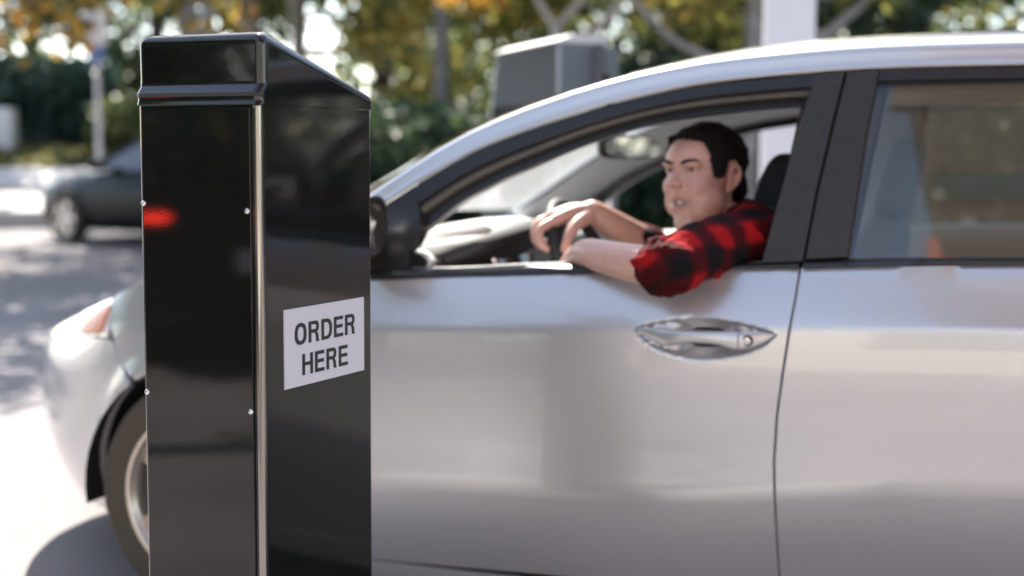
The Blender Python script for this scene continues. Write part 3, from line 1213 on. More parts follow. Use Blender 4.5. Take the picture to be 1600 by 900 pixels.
# ------------------------------------------------------------------ white column
M['white_paint'] = mat('white_paint', (.74, .73, .75), .55, noise=(2.5, (.70, .69, .71), .4, .7))
colm = empty('white_column', (.80, 4.22, 0), radians(12))
tag(colm, 'square white painted column standing behind the roof of the silver car', 'column')
bm = bmesh.new()
add_box(bm, (0, 0, 2.6), (.245, .245, 5.2), .012, 3)
bobj('shaft', bm, M['white_paint'], colm, True, 30)
bm = bmesh.new()
add_box(bm, (0, 0, .12), (.34, .34, .24), .015, 3)
bobj('base_block', bm, M['white_paint'], colm, True, 30)

# ------------------------------------------------------------------ car interior
bm = bmesh.new()
add_box(bm, (1.75, CARW / 2, .2), (2.9, 1.56, .06))
bobj('floor_pan', bm, M['dark_int'], car, False)


def wsbase(y):
    v = (y - .12) / (CARW - .24)
    return .26 - .24 * 4 * max(0, v * (1 - v))


def binn(y): return exp(-((y - .45) / .20)**4)


bm = bmesh.new()
rows = []
for k in range(49):
    y = lerp(.105, CARW - .105, k / 48)
    b = binn(y)
    b2 = sstep(.04, .45, b)
    x0 = wsbase(y) + .02
    xe = .60 + .10 * b2 + .03 * exp(-((y - .89) / .2)**2)
    edge = .935 + .066 * b2
    row = [(x0 - .06, y, .90), (x0 + .02, y, .925)]
    for t in (.2, .4, .6, .75, .87, .95): row.append((lerp(x0 + .02, xe, t), y, lerp(.925, edge, sstep(.15, .95, t)) + .012 * sin(pi * t)))
    row += [(xe, y, edge - .004), (xe + .012, y, edge - .016), (xe + .006, y, edge - .035), (xe - .05, y, edge - .055 - .02 * b2), (xe - .07, y, .82), (xe - .03, y, .74), (xe - .05, y, .62), (xe - .2, y, .45)]
    rows.append(row)
add_grid(bm, rows)
bmesh.ops.recalc_face_normals(bm, faces=bm.faces)
dash = bobj('dashboard', bm, M['dash'], car, True, 60)
# dark instrument hood lying over the dash in front of the wheel
bm = bmesh.new()
rows = []
for k in range(25):
    y = lerp(.16, .74, k / 24)
    b = sin(pi * k / 24)**.6
    rows.append([(.555 + .16 * b - .17 * b, y, .925 + .058 * b), (.60 + .16 * b - .10 * b, y, .93 + .075 * b), (.62 + .16 * b, y, .928 + .078 * b), (.635 + .16 * b, y, .918 + .076 * b), (.63 + .15 * b, y, .905 + .06 * b), (.60 + .06 * b, y, .87), (.60, y, .80), (.52, y, .80)])
add_grid(bm, rows)
bmesh.ops.recalc_face_normals(bm, faces=bm.faces)
bobj('instrument_hood', bm, M['dash_dark'], dash, True, 60)
for y in (.36, .54):
    bm = bmesh.new()
    add_lathe(bm, [(.001, 0), (.045, 0), (.05, .006), (.055, .0)], (.70, y, .915), (1, 0, .35), 28)
    bobj('gauge', bm, M['chrome'], dash)
bm = bmesh.new()
for i in range(5): add_box(bm, (.34 + .02 * i, .30, .945 + .003 * i), (.006, .16, .006), .002, 1)
bobj('defroster_vent', bm, M['dash_dark'], dash)
# centre stack
bm = bmesh.new()
add_box(bm, (.62, .89, .80), (.05, .26, .2), .01, 2, Matrix.Rotation(radians(-12), 4, 'Y'))
bobj('centre_stack', bm, M['trim_black'], dash)
# steering wheel
sw_c = Vector((.915, .43, .885))
ax = Vector((.90, 0, .44)).normalized()
sx = Vector((0, 1, 0))
sy = ax.cross(sx)
swh = []
bm = bmesh.new()
pts = [sw_c + (sx * cos(2 * pi * k / 48) + sy * sin(2 * pi * k / 48)) * .182 for k in range(48)]
rr = []
for k, p in enumerate(pts):
    dv = (p - sw_c).normalized()
    rr.append([bm.verts.new(p + (dv * cos(2 * pi * j / 12) + ax * sin(2 * pi * j / 12)) * .0165) for j in range(12)])
for k in range(48):
    a, b = rr[k], rr[(k + 1) % 48]
    for j in range(12):
        l = (j + 1) % 12
        bm.faces.new((a[j], b[j], b[l], a[l]))
bmesh.ops.recalc_face_normals(bm, faces=bm.faces)
swo = bobj('steering_wheel', bm, M['dash_dark'], car)
bm = bmesh.new()
add_lathe(bm, [(.001, .03), (.05, .028), (.072, .015), (.078, -.01), (.06, -.05), (.035, -.18)], sw_c - ax * .03, ax, 28)
for a in (0, pi, pi * 1.5):
    dv = sx * cos(a) - sy * sin(a)
    add_tube(bm, [sw_c - ax * .03 + dv * .05, sw_c - ax * .01 + dv * .17], [.022, .014], 10)
bobj('hub', bm, M['dash_dark'], swo)
for q in (-1, 1):
    bm = bmesh.new()
    add_tube(bm, [sw_c - ax * .033 + sx * q * .06 - sy * .03, sw_c - ax * .016 + sx * q * .15 - sy * .005], [.013, .0095], 8)
    bobj('spoke_trim', bm, M['alloy'], swo)


# seats
def superbox(bm, c, half, rot, p=.45, nu=20, nv=14, taper=0., curve=0.):
    R = []
    for i in range(nv + 1):
        ph = -pi / 2 + pi * i / nv
        ring = []
        for k in range(nu):
            a = 2 * pi * k / nu
            def pw_(v): return abs(v)**p * (1 if v >= 0 else -1)
            x = pw_(cos(ph)) * pw_(cos(a)) * half[0]
            y = pw_(cos(ph)) * pw_(sin(a)) * half[1]
            z = pw_(sin(ph)) * half[2]
            y *= 1 - taper * (z / half[2] + 1) / 2
            x += curve * (y / half[1])**2
            ring.append(bm.verts.new(Vector(c) + rot @ Vector((x, y, z))))
        R.append(ring)
    for a, b in zip(R, R[1:]):
        for k in range(nu):
            l = (k + 1) % nu
            bm.faces.new((a[k], a[l], b[l], b[k]))


def seat(x, y, rec, hr_h, hx=0., sm=None):
    sm = sm or M['seat']
    rot = Matrix.Rotation(radians(rec), 3, 'Y')
    bm = bmesh.new()
    hip = Vector((x - .20, y, .50))
    superbox(bm, (x - .42, y, .43), (.28, .25, .09), Matrix.Rotation(radians(-8), 3, 'Y').to_3x3())
    s = bobj('front_seat', bm, sm, car, True, None)
    bm = bmesh.new()
    c = Vector((x - .10, y, .70))
    superbox(bm, c, (.075, .25, .31), rot, .5, 28, 20, .22, -.05)
    bobj('backrest', bm, sm, s, True, None)
    topv = c + rot @ Vector((.0, 0, .30))
    bm = bmesh.new()
    hc = topv + rot @ Vector((-.01, 0, hr_h)) + Vector((hx, 0, 0))
    superbox(bm, hc, (.055, .128, .125), rot, .55, 28, 18, .30, -.02)
    bobj('headrest', bm, sm, s, True, None)
    for q in (-.06, .06):
        bm = bmesh.new()
        add_tube(bm, [topv + Vector((0, q, -.05)), hc + Vector((0, q, 0))], .007, 8)
        bobj('headrest_post', bm, M['chrome'], s)
    return s


seat(1.50, .50, 14, .065, -.085)
seat(1.62, 1.29, 14, .115, 0., M['seat_grey'])
bm = bmesh.new()
superbox(bm, (2.45, CARW / 2, .45), (.28, .68, .1), Matrix.Rotation(radians(-6), 3, 'Y'))
superbox(bm, (2.72, CARW / 2, .72), (.09, .68, .27), Matrix.Rotation(radians(22), 3, 'Y'))
rs_ = bobj('rear_seat', bm, M['seat'], car, True, None)
for y in (.48, 1.3):
    bm = bmesh.new()
    superbox(bm, (2.84, y, 1.03), (.05, .12, .075), Matrix.Rotation(radians(18), 3, 'Y'))
    bobj('headrest', bm, M['seat'], rs_, True, None)
# inner lining of the pillars and roof rails, both sides
for side in (0, 1):
    def YY(y): return CARW - y if side else y
    for (nm, path, r_) in (('pillar_trim', [(.40, .955), (.55, 1.06), (.70, 1.155), (.85, 1.218), (1.0, 1.268), (1.15, 1.30), (1.4, 1.335), (1.6, 1.345), (2.0, 1.35), (2.4, 1.32)], .035),):
        bm = bmesh.new()
        rows = []
        for (x, z) in path:
            b = S(x, z, .055)
            w = .045 if x < 1.0 else .022
            rows.append([(x + .02, YY(b.y - .02), z - w * .8), (x + .012, YY(b.y + .015), z - w * .85), (x, YY(b.y + .055), z - w * .2), (x - .01, YY(b.y + .085), z + w * .7), (x - .01, YY(b.y + .10), z + w * 1.1)])
        add_grid(bm, rows)
        bmesh.ops.recalc_face_normals(bm, faces=bm.faces)
        bobj(nm, bm, M['grey_trim'], car, True, 60)
    bm = bmesh.new()
    rows = []
    for (z) in (.5, .95, 1.1, 1.22, 1.34):
        dx = .0 + (z - .95) * .14
        b0 = S(1.43 + dx, z, .05)
        rows.append([(1.43 + dx, YY(b0.y - .02), z), (1.44 + dx, YY(b0.y + .03), z), (1.52 + dx, YY(b0.y + .045), z), (1.60 + dx, YY(b0.y + .03), z), (1.615 + dx, YY(b0.y - .02), z)])
    add_grid(bm, rows)
    bmesh.ops.recalc_face_normals(bm, faces=bm.faces)
    bobj('centre_pillar_trim', bm, M['grey_trim'], car, True, 50)
# rear-view mirror
bm = bmesh.new()
rvc = Vector((.90, .86, 1.196))
rvr = Matrix.Rotation(radians(-30), 3, 'Z')
superbox(bm, rvc, (.018, .115, .034), rvr, .5)
rv = bobj('rear_view_mirror', bm, M['trim_black'], car, True, None)
bm = bmesh.new()
ring = []
for k in range(28):
    a = 2 * pi * k / 28
    ring.append(bm.verts.new(rvc + rvr @ Vector((.0198, abs(cos(a))**.5 * (1 if cos(a) > 0 else -1) * .105, abs(sin(a))**.5 * (1 if sin(a) > 0 else -1) * .027))))
bm.faces.new(ring)
bobj('mirror_glass', bm, M['mirror'], rv, False)
bm = bmesh.new()
add_tube(bm, [rvc + Vector((-.01, 0, .02)), (.84, .885, 1.30), (.82, .89, 1.40)], [.010, .010, .016], 8)
bobj('mirror_stalk', bm, M['trim_black'], rv)
# sun visors folded up
for y in (.50, 1.28):
    bm = bmesh.new()
    superbox(bm, (1.18, y, 1.372), (.09, .19, .012), Matrix.Rotation(radians(-10), 3, 'Y'))
    bobj('sun_visor', bm, M['headliner'], car, True, None)

# ------------------------------------------------------------------ background
import numpy as np
rng = np.random.default_rng(11)
M['bark_grey'] = mat('bark_grey', (.20, .18, .165), .9, noise=(7, (.30, .28, .26), .4, .65), bump=(30, .6, .02))
M['bark_pale'] = mat('bark_pale', (.50, .46, .42), .85, noise=(5, (.38, .34, .30), .45, .6), bump=(30, .4, .01))
M['bark_dark'] = mat('bark_dark', (.055, .04, .032), .9, noise=(8, (.09, .07, .055), .4, .65), bump=(30, .6, .02))
M['leaf_gold'] = leafmat('leaf_gold', [(.06, .07, .025), (.27, .21, .04), (.60, .37, .07), (.70, .32, .05)], .62)
M['leaf_olive'] = leafmat('leaf_olive', [(.04, .07, .026), (.17, .19, .045), (.44, .40, .11), (.62, .50, .16)], .62)
M['leaf_green'] = leafmat('leaf_green', [(.024, .05, .028), (.07, .11, .036), (.20, .24, .075), (.40, .40, .14)], .58)
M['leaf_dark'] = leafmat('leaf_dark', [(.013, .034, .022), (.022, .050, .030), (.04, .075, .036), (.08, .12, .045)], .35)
M['leaf_blue'] = leafmat('leaf_blue', [(.03, .07, .06), (.045, .095, .08), (.065, .125, .095), (.09, .15, .10)], .3)
M['ground_cover'] = leafmat('ground_cover', [(.05, .07, .02), (.13, .14, .04), (.28, .25, .08), (.40, .33, .13)], .35)
M['conc_light'] = mat('conc_light', (.52, .50, .48), .8, noise=(3, (.44, .42, .40), .4, .7), bump=(60, .3, .004))


def leaves(centres, radii, n, size, flat=.7, seed=0):
    """n leaf faces spread through ellipsoid clumps; returns verts (4n,3) and faces"""
    g = np.random.default_rng(seed)
    centres = np.array(centres, float)
    radii = np.array(radii, float)
    w = radii**2.2
    idx = g.choice(len(centres), n, p=w / w.sum())
    dirs = g.normal(size=(n, 3))
    dirs /= np.linalg.norm(dirs, axis=1)[:, None]
    rr = g.random(n)**.42
    pos = centres[idx] + dirs * (rr * radii[idx])[:, None] * np.array([1, 1, flat])
    nrm = g.normal(size=(n, 3)) + dirs * .5 + np.array([0, 0, .35])
    nrm /= np.linalg.norm(nrm, axis=1)[:, None]
    a = np.cross(nrm, g.normal(size=(n, 3)))
    a /= np.linalg.norm(a, axis=1)[:, None]
    b = np.cross(nrm, a)
    s = size * (.6 + .8 * g.random(n))[:, None]
    v = np.empty((n, 4, 3))
    v[:, 0] = pos - a * s
    v[:, 1] = pos + b * s * .5 + nrm * s * .12
    v[:, 2] = pos + a * s
    v[:, 3] = pos - b * s * .5 + nrm * s * .12
    return v.reshape(-1, 3)


def leaf_mesh(name, V, mt, parent=None):
    n = len(V) // 4
    me = bpy.data.meshes.new(name)
    me.vertices.add(len(V))
    me.vertices.foreach_set('co', V.astype(np.float32).ravel())
    me.loops.add(4 * n)
    me.loops.foreach_set('vertex_index', np.arange(4 * n, dtype=np.int32))
    me.polygons.add(n)
    me.polygons.foreach_set('loop_start', np.arange(0, 4 * n, 4, dtype=np.int32))
    me.update(calc_edges=True)
    me.materials.append(mt)
    o = bpy.data.objects.new(name, me)
    COL.objects.link(o)
    if parent: o.parent = parent
    return o


def tree(name, loc, h, trunk_r, crown_r, crown_z, n, leaf, mt, bark, label, group=None, lean=(0, 0), size=.10, limbs=7, clump=.9, seed=1, first=.45, spread=1., low=-.2, cat='tree'):
    g = random.Random(seed)
    t = empty(name, loc)
    tag(t, label, cat, group)
    bm = bmesh.new()
    top = Vector((lean[0], lean[1], h))
    path = [Vector((0, 0, -.1))]
    for i in range(1, 7):
        f = i / 6
        path.append(Vector((lean[0] * f * f + g.uniform(-.06, .06), lean[1] * f * f + g.uniform(-.06, .06), h * f)))
    add_tube(bm, path, [trunk_r * (1.25 if i == 0 else 1 - .75 * i / 6) for i in range(7)], 10)
    cs, rs = [], []
    for k in range(limbs):
        f = first + (1 - first) * (k + .5) / limbs
        i = min(int(f * 6), 5)
        b = path[i].lerp(path[i + 1], f * 6 - i)
        a = 2.4 * k + g.uniform(-.4, .4)
        L = crown_r * g.uniform(.6, 1.0) * spread
        e = b + Vector((cos(a) * L, sin(a) * L, g.uniform(low, .8) * crown_r * .7))
        mid = b.lerp(e, .5) + Vector((g.uniform(-.2, .2), g.uniform(-.2, .2), .12 * L))
        r0 = trunk_r * (1 - .75 * f) * .7
        add_tube(bm, [b, mid, e], [r0, r0 * .65, r0 * .25], 7)
        for q in range(3):
            e2_ = e + Vector((g.uniform(-1, 1), g.uniform(-1, 1), g.uniform(-.5, .8))) * crown_r * .42
            add_tube(bm, [mid.lerp(e, .3 + .3 * q), e2_], [r0 * .35, r0 * .1], 5)
            cs.append(tuple(e2_))
            rs.append(clump * g.uniform(.5, 1.1))
        cs.append(tuple(e))
        rs.append(clump * g.uniform(.7, 1.2))
    for q in range(limbs):
        a = g.uniform(0, 2 * pi)
        L = crown_r * sqrt(g.random())
        cs.append((lean[0] + cos(a) * L * .8, lean[1] + sin(a) * L * .8, crown_z + g.uniform(-.5, .7) * crown_r * .8))
        rs.append(clump * g.uniform(.6, 1.1))
    bobj('trunk', bm, bark, t, True, None)
    for q in range(limbs * 2):
        a = g.uniform(0, 2 * pi)
        L = crown_r * sqrt(g.random()) * 1.1
        cs.append((lean[0] + cos(a) * L, lean[1] + sin(a) * L, crown_z + g.uniform(-1, .6) * crown_r * .9))
        rs.append(clump * g.uniform(.5, .95))
    leaf_mesh('crown', leaves(cs, rs, int(n * 1.5), size * 1.1, .75, seed), mt, t)
    return t


def G(px, D, z=0.):
    """ground point seen at image column px (0..1600) at distance D along the view"""
    lat = (px - 800) / 2222 * D
    return Vector((CAM.x - sin(PSI) * D + cos(PSI) * lat, CAM.y + cos(PSI) * D + sin(PSI) * lat, z))


TG = 'trees beyond the parking lot'
tree('autumn_tree', G(-110, 15.5), 7.5, .17, 2.7, 4.8, 5200, 0, M['leaf_gold'], M['bark_grey'], 'golden brown autumn tree overhanging the left edge of the picture above the dark hedge', TG, (.9, .3), .09, 10, .8, 3, .42, 1., -.35)
tree('autumn_tree', G(322, 14.5), 7.5, .15, 2.3, 5.7, 5200, 0, M['leaf_gold'], M['bark_grey'], 'autumn tree with leaning grey trunk directly above the top of the black post', TG, (-1.9, -.6), .08, 9, .7, 5, .62, 1., -.05)
tree('autumn_tree', G(400, 21), 8.5, .2, 2.8, 5.4, 4200, 0, M['leaf_gold'], M['bark_grey'], 'autumn tree farther back whose crown shows just above the sloping cap of the post', TG, (-.4, .2), .09, 9, .75, 6, .4, 1., -.35)
tree('olive_tree', G(470, 23), 8, .17, 3.0, 5.2, 6500, 0, M['leaf_olive'], M['bark_grey'], 'yellow green tree seen just right of the black post, standing farther back', TG, (.2, 0), .09, 9, .85, 8, .3, 1., -.5)
tree('olive_tree', G(690, 20), 8, .13, 2.7, 5.0, 4200, 0, M['leaf_olive'], M['bark_grey'], 'yellow green tree with a thick grey brown trunk left of the grey kiosk', TG, (.1, .1), .085, 9, .8, 9, .35, 1., -.5)
tree('dense_tree', G(600, 31), 9, .25, 4.2, 5.2, 6120, 0, M['leaf_green'], M['bark_dark'], 'broad green tree at the back between the black post and the kiosk', TG, (0, 0), .13, 9, 1.2, 12, .2, 1., -.6)
tree('dense_tree', G(250, 31), 9, .25, 4.2, 5.6, 4760, 0, M['leaf_green'], M['bark_dark'], 'broad green tree at the back behind the leaning autumn trunk', TG, (0, 0), .13, 9, 1.1, 13, .25, 1., -.4)
tree('dense_tree', G(1040, 22), 8, .22, 3.2, 4.8, 8000, 0, M['leaf_green'], M['bark_dark'], 'green tree seen between the grey kiosk and the white column', TG, (0, 0), .10, 9, .95, 14, .22, 1., -.55)
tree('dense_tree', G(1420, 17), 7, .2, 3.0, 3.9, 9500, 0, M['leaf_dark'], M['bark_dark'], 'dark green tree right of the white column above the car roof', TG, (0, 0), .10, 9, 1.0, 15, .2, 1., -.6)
tree('dense_tree', G(1640, 20), 8, .2, 3.0, 4.8, 7000, 0, M['leaf_green'], M['bark_dark'], 'green tree at the right edge of the picture above the rear door', TG, (0, 0), .10, 9, .95, 16, .2, 1., -.5)
tree('olive_tree', G(1260, 27), 8, .22, 3.4, 5.0, 5000, 0, M['leaf_olive'], M['bark_grey'], 'yellow green tree farther back just right of the white column', TG, (0, 0), .11, 9, .95, 17, .25, 1., -.5)
tree('dense_tree', G(880, 34), 9, .25, 4.2, 5.2, 5440, 0, M['leaf_green'], M['bark_dark'], 'broad green tree far behind the top of the grey kiosk', TG, (0, 0), .14, 9, 1.2, 18, .2, 1., -.6)
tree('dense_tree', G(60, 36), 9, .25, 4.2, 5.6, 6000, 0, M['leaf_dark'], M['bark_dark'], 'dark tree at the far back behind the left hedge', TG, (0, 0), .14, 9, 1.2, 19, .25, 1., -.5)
# far wood closing the view
a_, b_ = G(-500, 48), G(2200, 48)
g_ = np.random.default_rng(77)
cs_ = [tuple(np.array(a_.lerp(b_, i / 90)) + np.array([0, g_.uniform(0, 3), g_.uniform(.6, 3.8)])) for i in range(91) for j in range(4)]
tag(leaf_mesh('far_wood', leaves(cs_, [1.2] * len(cs_), 10000, .2, .8, 78), M['leaf_olive']), kind='stuff')
# pale-limbed tree with bare branches that cross above the kiosk
t = empty('pale_tree', G(905, 13))
tag(t, 'pale barked tree with bare slanting limbs rising behind the grey kiosk', 'tree', TG)
bm = bmesh.new()
_o = G(905, 13)


def Q(px, py, D): return Vector((CAM.x, CAM.y, CAM.z)) + (fwd + rt * (px - 800) / 2222 - up * (py - 450) / 2222) * D - _o


add_tube(bm, [Vector((0, 0, -.1)), Vector((0, 0, .8)), Q(890, 120, 13), Q(868, 45, 13)], [.11, .10, .08, .055], 10)
add_tube(bm, [Q(868, 45, 13), Q(900, 10, 13.1), Q(950, -60, 13.3), Q(960, -200, 13.5)], [.042, .036, .03, .02], 8)
add_tube(bm, [Q(893, 105, 13), Q(930, 50, 12.8), Q(985, -10, 12.6), Q(1040, -90, 12.4)], [.055, .042, .038, .028], 8)
add_tube(bm, [Q(868, 45, 13), Q(840, 0, 13.3), Q(800, -90, 13.6)], [.036, .028, .02], 8)
bobj('trunk', bm, M['bark_pale'], t, True, None)
leaf_mesh('crown', leaves([tuple(Q(x, y, d)) for x, y, d in ((960, -200, 13.5), (1040, -110, 12.4), (800, -110, 13.6), (900, -160, 13), (740, -60, 13.8), (1000, -20, 12.9), (1075, 30, 12.8))], [.8, .8, .7, .9, .7, .35, .3], 2600, .075, .75, 33), M['leaf_gold'], t)
# grey-limbed tree left of the column
t = empty('grey_tree', G(1165, 11.5))
tag(t, 'dark trunked tree with a drooping grey limb left of the white column', 'tree', TG)
_o = G(1165, 11.5)
bm = bmesh.new()
add_tube(bm, [Vector((0, 0, -.1)), Q(1172, 150, 11.5), Q(1176, 50, 11.5), Q(1180, -150, 11.5)], [.085, .07, .06, .05], 10)
add_tube(bm, [Q(1173, 118, 11.5), Q(1120, 96, 11.4), Q(1060, 68, 11.3), Q(1015, 30, 11.2), Q(985, -10, 11.2), Q(970, -90, 11.2)], [.042, .036, .033, .029, .025, .018], 8)
add_tube(bm, [Q(1182, -20, 11.5), Q(1300, -10, 11.8), Q(1370, -40, 12)], [.06, .055, .04], 8)
add_tube(bm, [Q(1180, 60, 11.5), Q(1290, 55, 11.8), Q(1345, 8, 12), Q(1390, -60, 12)], [.05, .045, .04, .03], 8)
bobj('trunk', bm, M['bark_grey'], t, True, None)
leaf_mesh('crown', leaves([tuple(Q(x, y, d)) for x, y, d in ((1180, -170, 11.5), (970, -110, 11.2), (1370, -80, 12), (1100, -90, 11.5), (1090, 40, 11.6), (1270, -60, 12), (1150, 40, 12.4))], [.8, .7, .7, .8, .28, .6, .45], 2300, .07, .75, 35), M['leaf_olive'], t)


# hedges
def hedge(px0, px1, D0, D1, z0, z1, thick, n, size, mt, label, seed, group='clipped hedges behind the lot'):
    a, b = G(px0, D0), G(px1, D1)
    L = (b - a).length
    ux = (b - a).normalized()
    uy = Vector((-ux.y, ux.x, 0))
    cs, rs = [], []
    g = random.Random(seed)
    k = int(L / .5) + 1
    for i in range(k + 1):
        for j in range(3):
            for q in range(max(2, int((z1 - z0) / .55))):
                p = a + ux * (L * i / k) + uy * (thick * (j - 1) * .33) + Vector((0, 0, lerp(z0 + .25, z1 - .3, (q + .5) / max(2, int((z1 - z0) / .55))) + g.uniform(-.1, .12)))
                cs.append(tuple(p - a))
                rs.append(g.uniform(.34, .52))
    o = leaf_mesh('hedge', leaves(cs, rs, n, size, .9, seed), mt)
    o.location = a
    tag(o, label, 'hedge', group)
    return o


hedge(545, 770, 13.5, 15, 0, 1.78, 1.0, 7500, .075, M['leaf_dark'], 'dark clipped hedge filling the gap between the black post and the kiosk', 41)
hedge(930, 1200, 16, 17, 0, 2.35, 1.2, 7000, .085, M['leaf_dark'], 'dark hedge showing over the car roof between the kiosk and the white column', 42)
hedge(1290, 1720, 18, 19, 0, 2.6, 1.2, 9000, .09, M['leaf_green'], 'green hedge low behind the car roof at the right', 43)
hedge(-70, 142, 27.5, 29, 1.1, 3.15, 1.6, 9000, .11, M['leaf_blue'], 'tall blue green hedge on the bank at the left edge', 44)
hedge(175, 470, 27, 28, 1.1, 2.3, 1.4, 7000, .11, M['leaf_green'], 'lower hedge on the bank behind the dark car and the pale sign pole', 45)


# stepped retaining walls and the planted bank
def wall_piece(nm, px0, px1, D0, D1, z, thick, label, mt=None, zb=-.05, zf=None):
    a, b = G(px0, D0), G(px1, D1)
    L = (b - a).length
    w = empty(nm, (a + b) / 2, atan2((b - a).y, (b - a).x)) if False else None
    bm = bmesh.new()
    add_box(bm, (0, thick / 2, (z + zb) / 2), (L, thick, z - zb), .02, 2)
    if zf is not None:
        for v in bm.verts:
            if v.co.z > 0 and v.co.y < thick / 2: v.co.z += zf - z
    o = bobj(nm, bm, mt or M['conc_light'], None, True, 30)
    o.location = (a + b) / 2
    o.rotation_euler = (0, 0, atan2((b - a).y, (b - a).x))
    tag(o, label, 'wall')
    return o


wall_piece('kerb_wall', -160, 520, 20.3, 21.3, .46, 1.9, 'lowest broad concrete step behind the dark parked car', zf=.26)
wall_piece('retaining_wall', -160, 520, 23.3, 24.3, .80, 1.6, 'middle concrete retaining wall below the yellow green planting', zf=.56)
wall_piece('garden_wall', -200, 330, 26.6, 27.8, 1.38, 2.4, 'upper white sloping wall top above the yellow green planting', M['white_paint'], zf=1.05)
a, b = G(-160, 24.9), G(520, 25.9)
ux = (b - a).normalized()
uy = Vector((-ux.y, ux.x, 0))
L = (b - a).length
g_ = np.random.default_rng(5)
nb = 5200
tt_ = g_.random(nb)
ss_ = g_.random(nb)
base = np.array([a + ux * (L * float(t_)) + uy * (.2 + 1.6 * float(s_)) + Vector((0, 0, .74 + .32 * float(s_) + .14 * float(r_))) for t_, s_, r_ in zip(tt_, ss_, g_.random(nb))])
lv = leaves([(0, 0, 0)], [.001], nb, .085, 1, 51).reshape(nb, 4, 3) + base[:, None, :]
tag(leaf_mesh('ground_cover', lv.reshape(-1, 3), M['ground_cover']), kind='stuff')
bm = bmesh.new()
add_grid(bm, [[a + ux * (L * i / 10) + Vector((0, 0, .60)) for i in range(11)], [a + ux * (L * i / 10) + uy * 1.75 + Vector((0, 0, 1.04)) for i in range(11)], [a + ux * (L * i / 10) + uy * 30 + Vector((0, 0, 1.1)) for i in range(11)]])
tag(bobj('bank', bm, mat('soil', (.10, .09, .05), .95, noise=(3, (.16, .15, .06), .4, .6)), None, False), kind='structure')

# sign pole
sp = empty('sign_pole', G(157, 21.5))
tag(sp, 'pale pole with white sign panel and small blue plate left of the black post', 'sign pole')
bm = bmesh.new()
add_cyl(bm, (0, 0, 0), (0, 0, 3.2), .042, .036, 14)
bobj('pole', bm, M['white_paint'], sp, True, 40)
bm = bmesh.new()
add_box(bm, (0, -.07, 2.93), (.40, .03, .48), .012, 2, Matrix.Rotation(PSI, 4, 'Z'))
bobj('sign_panel', bm, M['white_paint'], sp, True, 30)
bm = bmesh.new()
add_box(bm, (.03, -.07, 2.56), (.26, .03, .22), .01, 2, Matrix.Rotation(PSI, 4, 'Z'))
bobj('blue_plate', bm, mat('blue_plate', (.12, .2, .42), .5), sp, True, 30)
# lamp pole above the black post
lp = empty('lamp_pole', G(329, 17))
tag(lp, 'straight grey lamp pole rising right behind the top of the black post', 'lamp pole')
bm = bmesh.new()
add_cyl(bm, (0, 0, 0), (0, 0, 6.2), .10, .075, 16)
bobj('pole', bm, mat('galvanised', (.25, .27, .30), .5, metal=.3), lp, True, 40)
bm = bmesh.new()
add_box(bm, (0, 0, .15), (.36, .36, .3), .03, 2)
bobj('base', bm, M['conc_light'], lp, True, 30)
bm = bmesh.new()
add_box(bm, (.3, 0, 6.2), (.8, .3, .12), .03, 2)
bobj('lamp_head', bm, M['kiosk_grey'], lp, True, 30)
# utility cabinet at the left edge
uc = empty('utility_cabinet', G(3, 26.8, 1.05), PSI)
tag(uc, 'small white louvred cabinet at the far left edge on the bank', 'cabinet')
bm = bmesh.new()
add_box(bm, (0, 0, .42), (.55, .4, .84), .02, 2)
bobj('housing', bm, M['white_paint'], uc, True, 30)
bm = bmesh.new()
for i in range(7): add_box(bm, (0, -.205, .12 + i * .1), (.46, .02, .035), .004, 1, Matrix.Rotation(.5, 4, 'X'))
bobj('louvre', bm, M['conc_light'], uc, True, 30)


